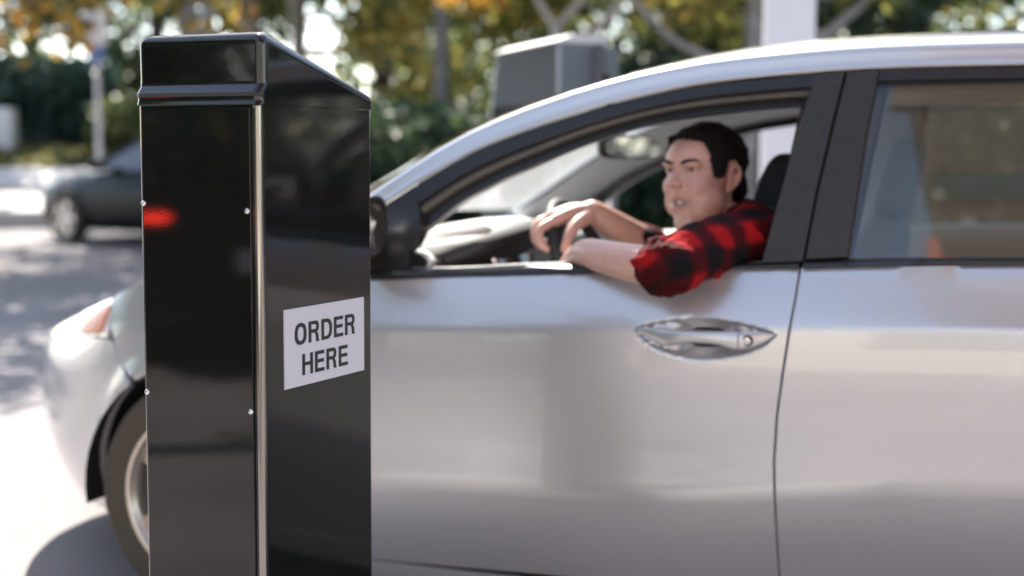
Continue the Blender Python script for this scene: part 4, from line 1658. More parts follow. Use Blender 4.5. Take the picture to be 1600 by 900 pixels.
# ------------------------------------------------------------------ other cars: a low coupe with its parts
def sedan(name, loc, rz, paint, label, group=None):
    c = empty(name, loc, rz)          # nose towards -x, origin under the middle
    tag(c, label, 'car', group)
    # lower body: stations (x, half width, z low, z belt)
    st = [(-2.25, .55, .30, .56), (-2.2, .70, .24, .64), (-2.0, .83, .2, .72), (-1.6, .89, .18, .80), (-1.0, .905, .18, .87), (-.4, .91, .18, .90), (.4, .91, .18, .92), (1.2, .905, .19, .95), (1.7, .88, .22, .98), (2.1, .80, .3, 1.0), (2.25, .66, .36, .92)]
    bm = bmesh.new()
    rings = []
    for (x, w, z0, z1) in st:
        ring = []
        for (fy, fz) in ((-.86, 0), (-.97, .12), (-1, .4), (-.995, .62), (-.96, .85), (-.9, .95), (-.8, 1.0), (-.4, 1.04), (0, 1.05), (.4, 1.04), (.8, 1.0), (.9, .95), (.96, .85), (.995, .62), (1, .4), (.97, .12), (.86, 0)):
            ring.append((x, fy * w, z0 + (z1 - z0) * fz))
        rings.append(ring)
    loft(bm, rings)
    bmesh.ops.recalc_face_normals(bm, faces=bm.faces)
    body = bobj('body', bm, paint, c, True, 50)
    # dark wheel openings
    for (x, s) in ((-1.38, -1), (-1.38, 1), (1.36, -1), (1.36, 1)):
        bm = bmesh.new()
        add_lathe(bm, [(.001, 0), (.35, 0), (.36, .02)], (x, s * .925, .33), (0, -s, 0), 32)
        bobj('wheel_arch', bm, M['rubber'], c)
        w = wheel((x, s * .86, .31), s > 0, c)
    # greenhouse
    gs = [(-1.0, .80, .90), (-.55, .74, 1.12), (-.15, .68, 1.29), (.25, .65, 1.345), (.8, .64, 1.33), (1.3, .66, 1.22), (1.75, .74, 1.02)]
    bm = bmesh.new()
    rows = []
    for (x, w, z) in gs:
        zb = .91 + .02 * (x + 1)
        wb = .85 - .03 * abs(x - .2)
        rows.append([(x, -wb, zb - .02), (x, lerp(-wb, -w, .5), lerp(zb, z, .5)), (x, -w, z - .01)])
    add_grid(bm, rows)
    add_grid(bm, [[(x, -y, z) for (x, y, z) in r] for r in rows])
    add_grid(bm, [[(x, lerp(-w, w, k / 6), z + .03 * sin(pi * k / 6)) for k in range(7)] for (x, w, z) in gs[:3]])
    add_grid(bm, [[(x, lerp(-w, w, k / 6), z + .03 * sin(pi * k / 6)) for k in range(7)] for (x, w, z) in gs[5:]])
    bmesh.ops.recalc_face_normals(bm, faces=bm.faces)
    bobj('window', bm, M['coupe_glass'], c, True, 30)
    bm = bmesh.new()
    add_grid(bm, [[(x, lerp(-w, w, k / 10), z + .004 + .03 * sin(pi * k / 10)) for k in range(11)] for (x, w, z) in gs[2:6]])
    for s in (-1, 1):
        add_tube(bm, [(gs[0][0], s * .81, .91)] + [(x, s * (w + .005), z) for (x, w, z) in gs[1:]], .028, 8)
        add_tube(bm, [(.42, s * .86, .93), (.35, s * .66, 1.33)], .03, 8)
    bmesh.ops.recalc_face_normals(bm, faces=bm.faces)
    bobj('roof', bm, paint, c, True, 50)
    for s in (-1, 1):
        bm = bmesh.new()
        superbox(bm, (-.62, s * .98, .98), (.07, .09, .06), Matrix.Identity(3))
        sm2 = bobj('side_mirror', bm, paint, c, True, None)
        bm = bmesh.new()
        add_tube(bm, [(-.62, s * .84, .93), (-.62, s * .95, .97)], .02, 6)
        bobj('mirror_arm', bm, paint, sm2)
        bm = bmesh.new()
        superbox(bm, (-2.13, s * .64, .62), (.12, .15, .055), Matrix.Rotation(s * .5, 3, 'Z'))
        bobj('headlight', bm, M['lamp_clear'], c, True, None)
        bm = bmesh.new()
        superbox(bm, (2.235, s * .58, .84), (.05, .080, .024), Matrix.Rotation(-s * .3, 3, 'Z'))
        bobj('tail_light', bm, M['red_lens'], c, True, None)
        for x in (-.1, .75):
            bm = bmesh.new()
            add_box(bm, (x, s * .915, .78), (.16, .02, .025), .006, 2)
            bobj('door_handle', bm, paint, c, True, 40)
    bm = bmesh.new()
    add_box(bm, (2.27, 0, .62), (.02, .34, .11), .004, 1)
    bobj('number_plate', bm, M['white_paint'], c, True, 30)
    return c


M['coupe_glass'] = mat('coupe_glass', (.012, .016, .018), .04, spec=.7)
M['black_paint'] = mat('black_paint', (.008, .009, .010), .35, spec=.14)
wpos = G(108, 17.6)
rz = PSI + radians(-38)
cc = wpos - Matrix.Rotation(rz, 3, 'Z') @ Vector((-1.38, -.86, 0))
sedan('parked_car', cc, rz, M['black_paint'], 'black coupe parked in the distance left of the black order post', 'parked cars')

# ------------------------------------------------------------------ driver
def ell(bm, c, r, rot=None, nu=20, nv=12):
    R = []
    for i in range(nv + 1):
        ph = -pi / 2 + pi * i / nv
        ph = min(max(ph, -pi / 2 + .03), pi / 2 - .03)
        ring = []
        for k in range(nu):
            a = 2 * pi * k / nu
            v = Vector((cos(ph) * cos(a) * r[0], cos(ph) * sin(a) * r[1], sin(ph) * r[2]))
            if rot is not None: v = rot @ v
            ring.append(bm.verts.new(Vector(c) + v))
        R.append(ring)
    for a, b in zip(R, R[1:]):
        for k in range(nu):
            l = (k + 1) % nu
            bm.faces.new((a[k], a[l], b[l], b[k]))
    bm.faces.new(R[0][::-1])
    bm.faces.new(R[-1])


def spline(pts, rads, n=6):
    P = [Vector(p) for p in pts]
    out, rr = [], []
    for i in range(len(P) - 1):
        p0, p1, p2, p3 = P[max(i - 1, 0)], P[i], P[i + 1], P[min(i + 2, len(P) - 1)]
        for k in range(n):
            t = k / n
            out.append(Vector(_cr(p0, p1, p2, p3, t)))
            rr.append(lerp(rads[i], rads[i + 1], t))
    out.append(P[-1])
    rr.append(rads[-1])
    return out, rr


def limb(bm, pts, rads, n=14, seg=6):
    p, r = spline(pts, rads, seg)
    # rounded ends
    d0 = (p[0] - p[1]).normalized()
    d1 = (p[-1] - p[-2]).normalized()
    a, ar = [], []
    for t in (1, .92, .7, .38):
        a.append(p[0] + d0 * r[0] * t)
        ar.append(max(r[0] * sqrt(max(1 - t * t, 0)), .0006))
    b, br = [], []
    for t in (.38, .7, .92, 1):
        b.append(p[-1] + d1 * r[-1] * t)
        br.append(max(r[-1] * sqrt(max(1 - t * t, 0)), .0006))
    add_tube(bm, a + p + b, ar + r + br, n)


def voxel(name, bm, vox, mt, parent, smooth=4, fac=.5):
    bmesh.ops.recalc_face_normals(bm, faces=bm.faces)
    me = bpy.data.meshes.new(name + '_raw')
    bm.to_mesh(me)
    bm.free()
    o = bpy.data.objects.new(name + '_raw', me)
    COL.objects.link(o)
    md = o.modifiers.new('r', 'REMESH')
    md.mode = 'VOXEL'
    md.voxel_size = vox
    ms = o.modifiers.new('s', 'SMOOTH')
    ms.iterations = smooth
    ms.factor = fac
    dg = bpy.context.evaluated_depsgraph_get()
    dg.update()
    me2 = bpy.data.meshes.new_from_object(o.evaluated_get(dg))
    bpy.data.objects.remove(o)
    bpy.data.meshes.remove(me)
    me2.name = name
    me2.materials.clear()
    me2.materials.append(mt)
    for p in me2.polygons: p.use_smooth = True
    r = bpy.data.objects.new(name, me2)
    COL.objects.link(r)
    if parent: r.parent = parent
    return r


# skin
def skin_mat():
    mt = bpy.data.materials.new('skin')
    mt.use_nodes = True
    nt = mt.node_tree
    b = nt.nodes["Principled BSDF"]
    at = nt.nodes.new("ShaderNodeAttribute")
    at.attribute_name = 'tint'
    tc = nt.nodes.new("ShaderNodeTexCoord")
    n = nt.nodes.new("ShaderNodeTexNoise")
    n.inputs["Scale"].default_value = 45
    n.inputs["Detail"].default_value = 5
    nt.links.new(tc.outputs["Object"], n.inputs["Vector"])
    mx = nt.nodes.new("ShaderNodeMix")
    mx.data_type = 'RGBA'
    mx.blend_type = 'MULTIPLY'
    mx.inputs[0].default_value = .5
    r = nt.nodes.new("ShaderNodeValToRGB")
    r.color_ramp.elements[0].color = (.75, .68, .66, 1)
    r.color_ramp.elements[1].color = (1.1, 1.08, 1.06, 1)
    nt.links.new(n.outputs["Fac"], r.inputs[0])
    nt.links.new(at.outputs["Color"], mx.inputs[6])
    nt.links.new(r.outputs[0], mx.inputs[7])
    nt.links.new(mx.outputs[2], b.inputs["Base Color"])
    b.inputs["Roughness"].default_value = .42
    b.inputs["Subsurface Weight"].default_value = .15
    b.inputs["Subsurface Radius"].default_value = (1., .35, .2)
    b.inputs["Subsurface Scale"].default_value = .006
    n3 = nt.nodes.new("ShaderNodeTexNoise")
    n3.inputs["Scale"].default_value = 420
    nt.links.new(tc.outputs["Object"], n3.inputs["Vector"])
    bp = nt.nodes.new("ShaderNodeBump")
    bp.inputs["Strength"].default_value = .25
    bp.inputs["Distance"].default_value = .001
    nt.links.new(n3.outputs["Fac"], bp.inputs["Height"])
    nt.links.new(bp.outputs[0], b.inputs["Normal"])
    return mt


M['skin'] = skin_mat()
M['hair'] = mat('hair', (.007, .006, .0055), .7, spec=.15, bump=(190, .9, .006))
M['eye'] = mat('eye', (.045, .03, .024), .15)
M['eye_white'] = mat('eye_white', (.45, .40, .38), .2)
M['teeth'] = mat('teeth', (.72, .70, .66), .3)
M['trousers'] = mat('trousers', (.02, .022, .03), .9)


def plaid_mat(name, dirs, per, base=(.33, .008, .010)):
    """buffalo check: crossed dark bands over red, laid along two directions of the cloth"""
    mt = bpy.data.materials.new(name)
    mt.use_nodes = True
    nt = mt.node_tree
    b = nt.nodes["Principled BSDF"]
    b.inputs["Roughness"].default_value = .95
    b.inputs["Specular IOR Level"].default_value = .15
    tc = nt.nodes.new("ShaderNodeTexCoord")
    wb = nt.nodes.new("ShaderNodeTexNoise")
    wb.inputs["Scale"].default_value = 9
    nt.links.new(tc.outputs["Object"], wb.inputs["Vector"])
    ws_ = nt.nodes.new("ShaderNodeVectorMath")
    ws_.operation = 'MULTIPLY_ADD'
    ws_.inputs[1].default_value = (.035, .035, .035)
    nt.links.new(wb.outputs["Color"], ws_.inputs[0])
    nt.links.new(tc.outputs["Object"], ws_.inputs[2])
    outs = []
    for dv, off in dirs:
        d_ = nt.nodes.new("ShaderNodeVectorMath")
        d_.operation = 'DOT_PRODUCT'
        d_.inputs[1].default_value = tuple(Vector(dv).normalized() * (2 * pi / per))
        nt.links.new(ws_.outputs[0], d_.inputs[0])
        ad = nt.nodes.new("ShaderNodeMath")
        ad.operation = 'ADD'
        ad.inputs[1].default_value = off
        nt.links.new(d_.outputs["Value"], ad.inputs[0])
        s_ = nt.nodes.new("ShaderNodeMath")
        s_.operation = 'SINE'
        nt.links.new(ad.outputs[0], s_.inputs[0])
        mr = nt.nodes.new("ShaderNodeMapRange")
        mr.inputs[1].default_value = -.5
        mr.inputs[2].default_value = .5
        nt.links.new(s_.outputs[0], mr.inputs[0])
        outs.append(mr)
    sm_n = nt.nodes.new("ShaderNodeMath")
    sm_n.operation = 'ADD'
    nt.links.new(outs[0].outputs[0], sm_n.inputs[0])
    nt.links.new(outs[1].outputs[0], sm_n.inputs[1])
    hf = nt.nodes.new("ShaderNodeMath")
    hf.operation = 'MULTIPLY'
    hf.inputs[1].default_value = .5
    nt.links.new(sm_n.outputs[0], hf.inputs[0])
    r = nt.nodes.new("ShaderNodeValToRGB")
    e = r.color_ramp.elements
    e[0].position = 0
    e[0].color = (*base, 1)
    e[1].position = 1
    e[1].color = (.008, .007, .008, 1)
    m_ = e.new(.5)
    m_.color = (base[0] * .17, base[1] * .5, base[2] * .6, 1)
    nt.links.new(hf.outputs[0], r.inputs[0])
    nt.links.new(r.outputs[0], b.inputs["Base Color"])
    n2 = nt.nodes.new("ShaderNodeTexNoise")
    n2.inputs["Scale"].default_value = 22
    n2.inputs["Detail"].default_value = 6
    n2.inputs["Distortion"].default_value = .6
    nt.links.new(tc.outputs["Object"], n2.inputs["Vector"])
    bp = nt.nodes.new("ShaderNodeBump")
    bp.inputs["Strength"].default_value = .7
    bp.inputs["Distance"].default_value = .012
    nt.links.new(n2.outputs["Fac"], bp.inputs["Height"])
    nt.links.new(bp.outputs[0], b.inputs["Normal"])
    return mt


SH_L, EL_L = Vector((1.385, .215, .985)), Vector((1.256, -.062, .938))
arm_dir = (EL_L - SH_L).normalized()
M['plaid'] = plaid_mat('plaid_flannel', ((arm_dir, .4), ((-.35, .15, .92), 1.3)), .104)

Hc = Vector((1.229, .340, 1.120))
HF = Vector((-.462, -.887, -.03)).normalized()
HZ = Vector((0, 0, 1)) + rt0 * (-.05)
HY = HZ.cross(HF).normalized()
HZ = HF.cross(HY).normalized()
HS = 1.09
HM = Matrix(((HF.x, HY.x, HZ.x), (HF.y, HY.y, HZ.y), (HF.z, HY.z, HZ.z)))


def H(x, y, z): return Hc + HM @ (Vector((x, y, z)) * HS)


def hl_local(p): return (HM.transposed() @ (p - Hc)) / HS


person = empty('person', (1.30, .46, .45))
tag(person, 'dark haired man in red and black plaid shirt leaning out of the silver car', 'person')
bm = bmesh.new()


def he(c, r, ry=0): ell(bm, H(*c), (r[0] * HS, r[1] * HS, r[2] * HS), HM @ Matrix.Rotation(ry, 3, 'Y'))


he((-.014, 0, .036), (.096, .076, .080))
he((.020, 0, .045), (.070, .065, .054))
he((.026, 0, -.015), (.062, .060, .085))
he((.016, 0, -.064), (.066, .054, .044))
he((.056, 0, -.092), (.028, .032, .022))
he((.030, 0, -.104), (.048, .042, .020))
he((.063, 0, -.048), (.026, .038, .036))
for s in (-1, 1):
    he((.050, s * .033, -.014), (.032, .028, .030))
    he((.028, s * .042, -.048), (.044, .026, .040))
    he((.068, s * .026, .036), (.020, .028, .012))
limb(bm, [H(-.018, 0, -.03), H(-.022, 0, -.09), Vector((1.335, .385, .985)), Vector((1.33, .40, .93))], [.058, .058, .064, .075], 18)
base_head = voxel('head_base', bm, .0035, M['skin'], None, 28, .5)
bm = bmesh.new()
bm.from_mesh(base_head.data)
bpy.data.objects.remove(base_head)
EZ = .0225                       # height of the eyes
for s in (-1, 1):
    he((.0945, s * .0120, -.0085), (.0105, .0068, .0072))
    # ears: a shell with a rim
    ee = [(.002, s * .070, -.024), (.002, s * .076, -.010), (.004, s * .079, .008), (-.003, s * .083, .023), (-.014, s * .087, .025), (-.022, s * .088, .013), (-.020, s * .084, -.005), (-.009, s * .077, -.021), (.001, s * .073, -.026)]
    limb(bm, [H(*e) for e in ee], [.0046 * HS] * len(ee), 8, 3)
    he((-.008, s * .076, .001), (.014, .0062, .022))
    he((.066, s * .031, EZ), (.0125, .0165, .0115))
limb(bm, [H(.074, 0, .040), H(.083, 0, .022), H(.094, 0, .006), H(.1055, 0, -.0055)], [.0085, .0078, .0088, .0102], 12, 4)
limb(bm, [H(.064, -.029, -.0425), H(.080, -.014, -.0365), H(.0838, 0, -.0375), H(.080, .014, -.0365), H(.064, .029, -.0425)], [.0034, .0048, .0052, .0048, .0034], 8, 4)
limb(bm, [H(.064, -.027, -.0480), H(.077, -.013, -.0600), H(.0798, 0, -.0620), H(.077, .013, -.0600), H(.064, .027, -.0480)], [.0034, .0052, .0058, .0052, .0034], 8, 4)
# neck, torso core
limb(bm, [(1.31, .47, .47), (1.305, .46, .60), (1.31, .43, .78), (1.325, .40, .92)], [.14, .14, .15, .11], 20)
limb(bm, [SH_L, (1.32, .39, .97), (1.235, .585, .98)], [.055, .06, .055], 14)
# left arm, hanging over the sill
limb(bm, [SH_L, (1.308, .06, .975), EL_L], [.05, .046, .043], 14)
limb(bm, [EL_L, (1.175, -.048, .941), (1.085, -.002, .951), (1.02, .07, .953), (.965, .150, .928), (.935, .20, .895)], [.043, .044, .038, .032, .027, .026], 16)
# left hand resting inside the sill
limb(bm, [(.935, .20, .895), (.91, .235, .862), (.895, .255, .835)], [.026, .030, .026], 12)
for (ox, oy, L) in ((.030, -.008, .95), (.010, .004, 1.05), (-.010, .012, 1.), (-.028, .018, .8)):
    limb(bm, [(.905 + ox * .6, .24 + oy, .85), (.888 + ox, .262 + oy, .822), (.885 + ox, .268 + oy, .822 - .035 * L), (.893 + ox, .262 + oy, .822 - .06 * L), (.902 + ox, .255 + oy, .822 - .078 * L)], [.0115, .0105, .0095, .0085, .0075], 10, 4)
limb(bm, [(.93, .205, .885), (.945, .215, .85), (.94, .225, .82), (.932, .23, .80)], [.015, .0125, .0105, .0085], 10, 4)
# right arm to the top of the steering wheel
WR = Vector((.945, .368, 1.034))
limb(bm, [(1.235, .585, .98), (1.19, .60, .92), (1.11, .565, .885)], [.052, .048, .044], 14)
limb(bm, [(1.11, .565, .885), (1.055, .505, .940), (1.0, .435, .988), WR], [.046, .046, .039, .030], 16)
mcps = [(.868, .292, 1.012), (.848, .318, 1.020), (.837, .346, 1.016), (.833, .374, 1.004)]
for q in mcps: limb(bm, [WR, WR.lerp(Vector(q), .5) + Vector((0, 0, .008)), Vector(q)], [.024, .020, .0145], 12, 4)
ell(bm, (.890, .338, 1.030), (.046, .034, .018), Matrix.Rotation(radians(25), 3, 'Z') @ Matrix.Rotation(radians(-22), 3, 'Y'))
limb(bm, [mcps[0], (.846, .258, .994), (.850, .246, .966), (.866, .248, .946)], [.0135, .0122, .0106, .0092], 12, 4)
limb(bm, [mcps[1], (.824, .290, .998), (.828, .275, .966), (.846, .278, .947)], [.0135, .0122, .0106, .0092], 12, 4)
limb(bm, [mcps[2], (.814, .324, 1.004), (.818, .308, .968), (.834, .310, .947)], [.0128, .0115, .0102, .0090], 12, 4)
limb(bm, [mcps[3], (.814, .356, .996), (.816, .344, .968), (.830, .346, .951)], [.0115, .0102, .0092, .0082], 12, 4)
limb(bm, [WR + Vector((0, -.012, -.006)), (.924, .300, 1.004), (.916, .266, .976), (.910, .252, .946)], [.021, .0170, .0135, .0105], 12, 5)
body = voxel('body', bm, .0026, M['skin'], None, 6, .5)
me = body.data
nv = len(me.vertices)
co = np.empty(nv * 3, np.float32)
me.vertices.foreach_get('co', co)
co = co.reshape(-1, 3).astype(float)
HMn = np.array(HM)
loc = ((co - np.array(Hc)) @ HMn) / HS
headm = (loc[:, 2] > -.125) & (np.abs(loc[:, 0]) < .14) & (np.abs(loc[:, 1]) < .10)
dx = np.zeros(nv)
dz = np.zeros(nv)


def gs(c, s):
    return np.exp(-(((loc - np.array(c)) / np.array(s))**2).sum(1) / 2) * headm


for s in (-1, 1):
    dx -= .0055 * gs((.078, s * .0150, EZ + .001), (.03, .0060, .009))      # inner eye corner
    dx -= .0046 * gs((.078, s * .0315, EZ + .0005), (.03, .0105, .0032))    # opening between the lids
    dx -= .0022 * gs((.078, s * .0315, EZ + .0085), (.03, .013, .0022))     # upper lid fold
    dx -= .0016 * gs((.078, s * .031, EZ - .0105), (.03, .013, .004))       # below the lower lid
    dx -= .0016 * gs((.085, s * .030, -.024), (.03, .005, .013))            # smile fold
    dx -= .0022 * gs((.075, s * .0285, -.0455), (.03, .004, .004))          # mouth corner
    dx -= .0026 * gs((.098, s * .0185, -.006), (.02, .0035, .007))          # behind the nostril wing
    dz += .0035 * gs((.098, s * .0065, -.0165), (.008, .0038, .004))        # nostril
dx -= .0105 * gs((.09, 0, -.0492), (.03, .019, .0052))                     # open lips
dx -= .0030 * gs((.085, 0, -.071), (.03, .017, .005))                      # under the lip
dx -= .0015 * gs((.095, 0, -.027), (.03, .0035, .006))
for s in (-1, 1): dx += .0032 * gs((.07, s * .037, -.012), (.03, .013, .013))           # cheeks drawn up
dx -= .0018 * gs((.085, 0, .034), (.03, .010, .006))                       # nose bridge
new = co + np.outer(dx * HS, np.array(HF)) + np.outer(dz * HS, np.array(HZ))
me.vertices.foreach_set('co', new.astype(np.float32).ravel())
tint = np.tile(np.array([.60, .37, .305]), (nv, 1))


def mixc(w, c):
    global tint
    tint = tint * (1 - w[:, None]) + np.array(c) * w[:, None]


for s in (-1, 1):
    mixc(.40 * gs((.06, s * .038, -.020), (.03, .020, .016)), (.60, .27, .22))
    mixc(.80 * gs((.078, s * .0315, EZ + .003), (.03, .0125, .0022)), (.10, .05, .04))     # lash line
    mixc(.30 * gs((.078, s * .0315, EZ + .006), (.03, .014, .005)), (.40, .22, .17))
    mixc(.25 * gs((.078, s * .031, EZ - .008), (.03, .013, .005)), (.42, .24, .20))
    mixc(.5 * gs((.0, s * .082, .0), (.03, .02, .028)), (.55, .25, .20))
    mixc(.7 * gs((.098, s * .0065, -.0155), (.010, .0035, .0025)), (.14, .06, .05))        # shade of the nostrils put into the colour
mixc(.4 * gs((.107, 0, -.005), (.012, .014, .010)), (.58, .28, .23))
mixc(.30 * gs((.06, 0, -.085), (.05, .05, .024)), (.42, .28, .235))
mixc(.18 * gs((.095, 0, -.027), (.02, .022, .006)), (.38, .26, .22))
mixc(.8 * np.clip(gs((.09, 0, -.0360), (.02, .019, .0032)) + gs((.088, 0, -.0620), (.02, .018, .0042)), 0, 1), (.50, .20, .175))
mixc(.9 * gs((.09, 0, -.0492), (.03, .0195, .0052)), (.12, .045, .04))  # shade inside the open mouth, put into the colour
at = me.color_attributes.new('tint', 'FLOAT_COLOR', 'POINT')
at.data.foreach_set('color', np.hstack([tint, np.ones((nv, 1))]).astype(np.float32).ravel())
for p_ in me.polygons: p_.use_smooth = True
body.parent = person
body.matrix_parent_inverse = Matrix.Translation(-person.location)


def hang(o):
    o.parent = person
    o.matrix_parent_inverse = Matrix.Translation(-person.location)
    return o


# eyes, brows, teeth
for s in (-1, 1):
    bm = bmesh.new()
    ell(bm, H(.0648, s * .0312, EZ), (.0118, .0118, .0118), HM, 28, 20)
    eye = hang(bobj('eye', bm, M['eye_white'], None, True, None))
    bm = bmesh.new()
    gaze = (HF + HY * .18).normalized()
    add_lathe(bm, [(.0001, .0129), (.003, .0127), (.0052, .0118), (.0058, .0106)], H(.0648, s * .0312, EZ), gaze, 24)
    iris = bobj('iris', bm, M['eye'], None, True, None)
    iris.parent = eye
    iris.matrix_parent_inverse = Matrix.Identity(4)
    bm = bmesh.new()
    br = [H(.0855, s * .0120, .0375), H(.0860, s * .0200, .0400), H(.0810, s * .0330, .0415), H(.0700, s * .0450, .0380), H(.062, s * .050, .0345)]
    br = [H(.0855, s * .0125, .0360), H(.0860, s * .0200, .0385), H(.0810, s * .0320, .0405), H(.0720, s * .0430, .0390), H(.066, s * .0520, .0345)]
    br = [body.closest_point_on_mesh(q)[1] + HF * .0008 for q in br]
    limb(bm, br, [.0026, .0040, .0040, .0030, .0014], 8, 6)
    hang(bobj('eyebrow', bm, M['hair'], None, True, None))
bm = bmesh.new()
limb(bm, [H(.0680, -.019, -.0470), H(.0762, 0, -.0475), H(.0680, .019, -.0470)], [.0034, .0048, .0034], 8, 6)
hang(bobj('teeth', bm, M['teeth'], None, True, None))
# hair
bm = bmesh.new()
he((-.016, 0, .040), (.104, .085, .085))
he((-.058, 0, -.020), (.052, .070, .062))
he((.028, 0, .084), (.052, .062, .022))
he((.010, .022, .094), (.06, .05, .024))
for s in (-1, 1):
    he((.020, s * .069, .014), (.030, .013, .045))
hair = voxel('hair', bm, .0032, M['hair'], None, 4, .5)
HLT = [(0, .094), (.45, .093), (.70, .088), (.80, .078), (.88, .056), (.94, .028), (1.00, .008), (1.08, -.004), (1.22, -.008), (1.32, .0), (1.44, .016), (1.52, .028), (1.8, .036), (2.05, .020), (2.2, -.028), (2.6, -.056), (3.2, -.066)]
me = hair.data
hr = random.Random(4)
from mathutils import noise as mnoise
for v in me.vertices:
    p = hl_local(v.co)
    az = atan2(abs(p.y), p.x)
    k = p.z - pchip(HLT, az + .05 * mnoise.noise(p * 70)) - .007 * mnoise.noise(p * 90) - .004 * mnoise.noise(p * 30)
    w = sstep(-.003, .007, k)
    strand = mnoise.noise(Vector((p.x * 28 + p.z * 20, p.y * 120, p.z * 60))) * .005 + mnoise.noise(p * 30) * .003
    c0 = Vector((-.01, 0, .03))
    dirv = (p - c0)
    L = dirv.length
    q = c0 + dirv / L * (L + strand * w - (1 - w) * .026)
    v.co = H(q.x, q.y, q.z)
hang(hair)

# shirt
bm = bmesh.new()
limb(bm, [(1.31, .47, .50), (1.305, .46, .62), (1.31, .43, .78), (1.325, .40, .91), (1.335, .385, .965)], [.165, .165, .172, .135, .09], 22)
limb(bm, [SH_L + Vector((0, 0, .004)), (1.325, .385, .985), (1.235, .585, .985)], [.070, .078, .076], 18)
limb(bm, [SH_L + Vector((-.005, .01, .0)), (1.308, .065, .976), (1.278, -.030, .954), EL_L + Vector((-.003, 0, .0)), (1.215, -.060, .938)], [.070, .066, .062, .057, .052], 18)
# wrinkles as soft rolls round the sleeve
g = random.Random(9)
for k in range(9):
    t = .12 + .1 * k
    c = SH_L.lerp(EL_L, t) + Vector((0, 0, .012 * sin(pi * t)))
    R_ = .066 - .012 * t
    a0 = g.uniform(0, 6)
    pts_ = []
    fx = arm_dir.cross(Vector((0, 0, 1))).normalized()
    fy = arm_dir.cross(fx)
    for j in range(5):
        a = a0 + j * .5
        pts_.append(c + (fx * cos(a) + fy * sin(a)) * R_ + arm_dir * (j * .012 - .024))
    limb(bm, pts_, [.004, .009, .011, .008, .004], 8, 3)
# rolled cuff
cd_ = (Vector((1.15, -.045, .944)) - EL_L).normalized()
fx = cd_.cross(Vector((0, 0, 1))).normalized()
fy = cd_.cross(fx)
for (off_, R_, r_) in ((.047, .0535, .0062), (.038, .0565, .0085), (.022, .0555, .009), (.004, .0575, .0075)):
    c = EL_L + cd_ * off_
    ring = [c + (fx * cos(2 * pi * k / 16) + fy * sin(2 * pi * k / 16)) * R_ * (1 + .045 * sin(2.6 * k + off_ * 90)) for k in range(17)]
    limb(bm, ring, [r_] * 17, 8, 2)
limb(bm, [(1.235, .585, .985), (1.19, .60, .925), (1.11, .565, .885), (1.065, .515, .930), (1.045, .492, .951)], [.078, .068, .062, .056, .052], 18)
shirt = voxel('shirt', bm, .0045, M['plaid'], None, 3, .5)
_nr = [v.normal.copy() for v in shirt.data.vertices]
for v, vn_ in zip(shirt.data.vertices, _nr):
    n_ = mnoise.noise(v.co * 17) * .007 - abs(mnoise.noise(Vector((v.co.x * 9 + 3, v.co.y * 14, v.co.z * 30)))) * .012 + .003 + mnoise.noise(Vector((v.co.x * 40, v.co.y * 22, v.co.z * 30))) * .0035
    v.co += vn_ * n_
hang(shirt)
# collar
bm = bmesh.new()
nb_ = (H(-.022, 0, -.085) + Vector((1.335, .385, .985))) * .5
ndir = (H(-.022, 0, -.06) - Vector((1.335, .385, .97))).normalized()
fx = Vector((HF.x, HF.y, 0)).normalized()
fy = ndir.cross(fx).normalized()
fx = fy.cross(ndir)
rows = []
for k in range(33):
    a = radians(28) + radians(304) * k / 32
    rad = fx * cos(a) + fy * sin(a)
    b_ = nb_ - ndir * .012
    tip = .018 * exp(-(min(k, 32 - k) / 5)**2)
    rows.append([b_ + rad * .068 + ndir * (-.010), b_ + rad * .066 + ndir * .030, b_ + rad * .069 + ndir * .034, b_ + rad * .078 + ndir * .028, b_ + rad * (.094 + tip) + ndir * (-.008 - tip), b_ + rad * (.092 + tip) + ndir * (-.012 - tip)])
add_grid(bm, rows)
bmesh.ops.recalc_face_normals(bm, faces=bm.faces)
hang(bobj('collar', bm, mat('collar_cloth', (.035, .006, .007), .95, noise=(14, (.012, .008, .009), .45, .55)), None, True, 60))
# trousers and shoes
bm = bmesh.new()
for y in (.36, .56):
    limb(bm, [(1.30, lerp(y, .46, .4), .50), (1.05, y, .57), (.86, y, .60), (.74, y, .42), (.66, y, .29)], [.10, .088, .068, .058, .048], 14)
hang(voxel('trousers', bm, .012, M['trousers'], None, 3))
for y in (.36, .56):
    bm = bmesh.new()
    limb(bm, [(.70, y, .275), (.62, y, .265), (.53, y, .255)], [.042, .042, .032], 12)
    hang(bobj('shoe', bm, M['rubber'], None, True, None))
# seat belt from the centre pillar over the shoulder
bm = bmesh.new()
rows = []
for (p, w) in (((1.475, .155, 1.055), .014), ((1.44, .20, 1.058), .014), ((1.39, .27, 1.05), .014), ((1.34, .33, 1.02), .014)):
    p = Vector(p)
    rows.append([p + Vector((-.6, -.2, -.2)).normalized() * w * t + Vector((0, 0, w * .7 * t)) * 1 for t in (-1, 0, 1)])
add_grid(bm, rows)
bobj('seat_belt', bm, mat('belt_web', (.16, .16, .165), .8), car)

# ------------------------------------------------------------------ the side of the lot behind the photographer
M['stucco'] = mat('stucco', (.78, .71, .64), .9, noise=(4, (.70, .63, .57), .4, .7), bump=(70, .4, .004))
M['brown_board'] = mat('brown_board', (.20, .12, .06), .7, noise=(3, (.15, .09, .05), .4, .6))
M['orange_band'] = mat('orange_band', (.72, .20, .10), .7)
M['shop_glass'] = mat('shop_glass', (.10, .14, .12), .06, spec=.8)
M['tile_blue'] = mat('tile_blue', (.10, .17, .30), .5)
rest = empty('restaurant', (7.2, -10.5, 0))
tag(rest, 'low restaurant building with stucco wall and brown overhanging eaves, facing the drive-through lane', 'building')


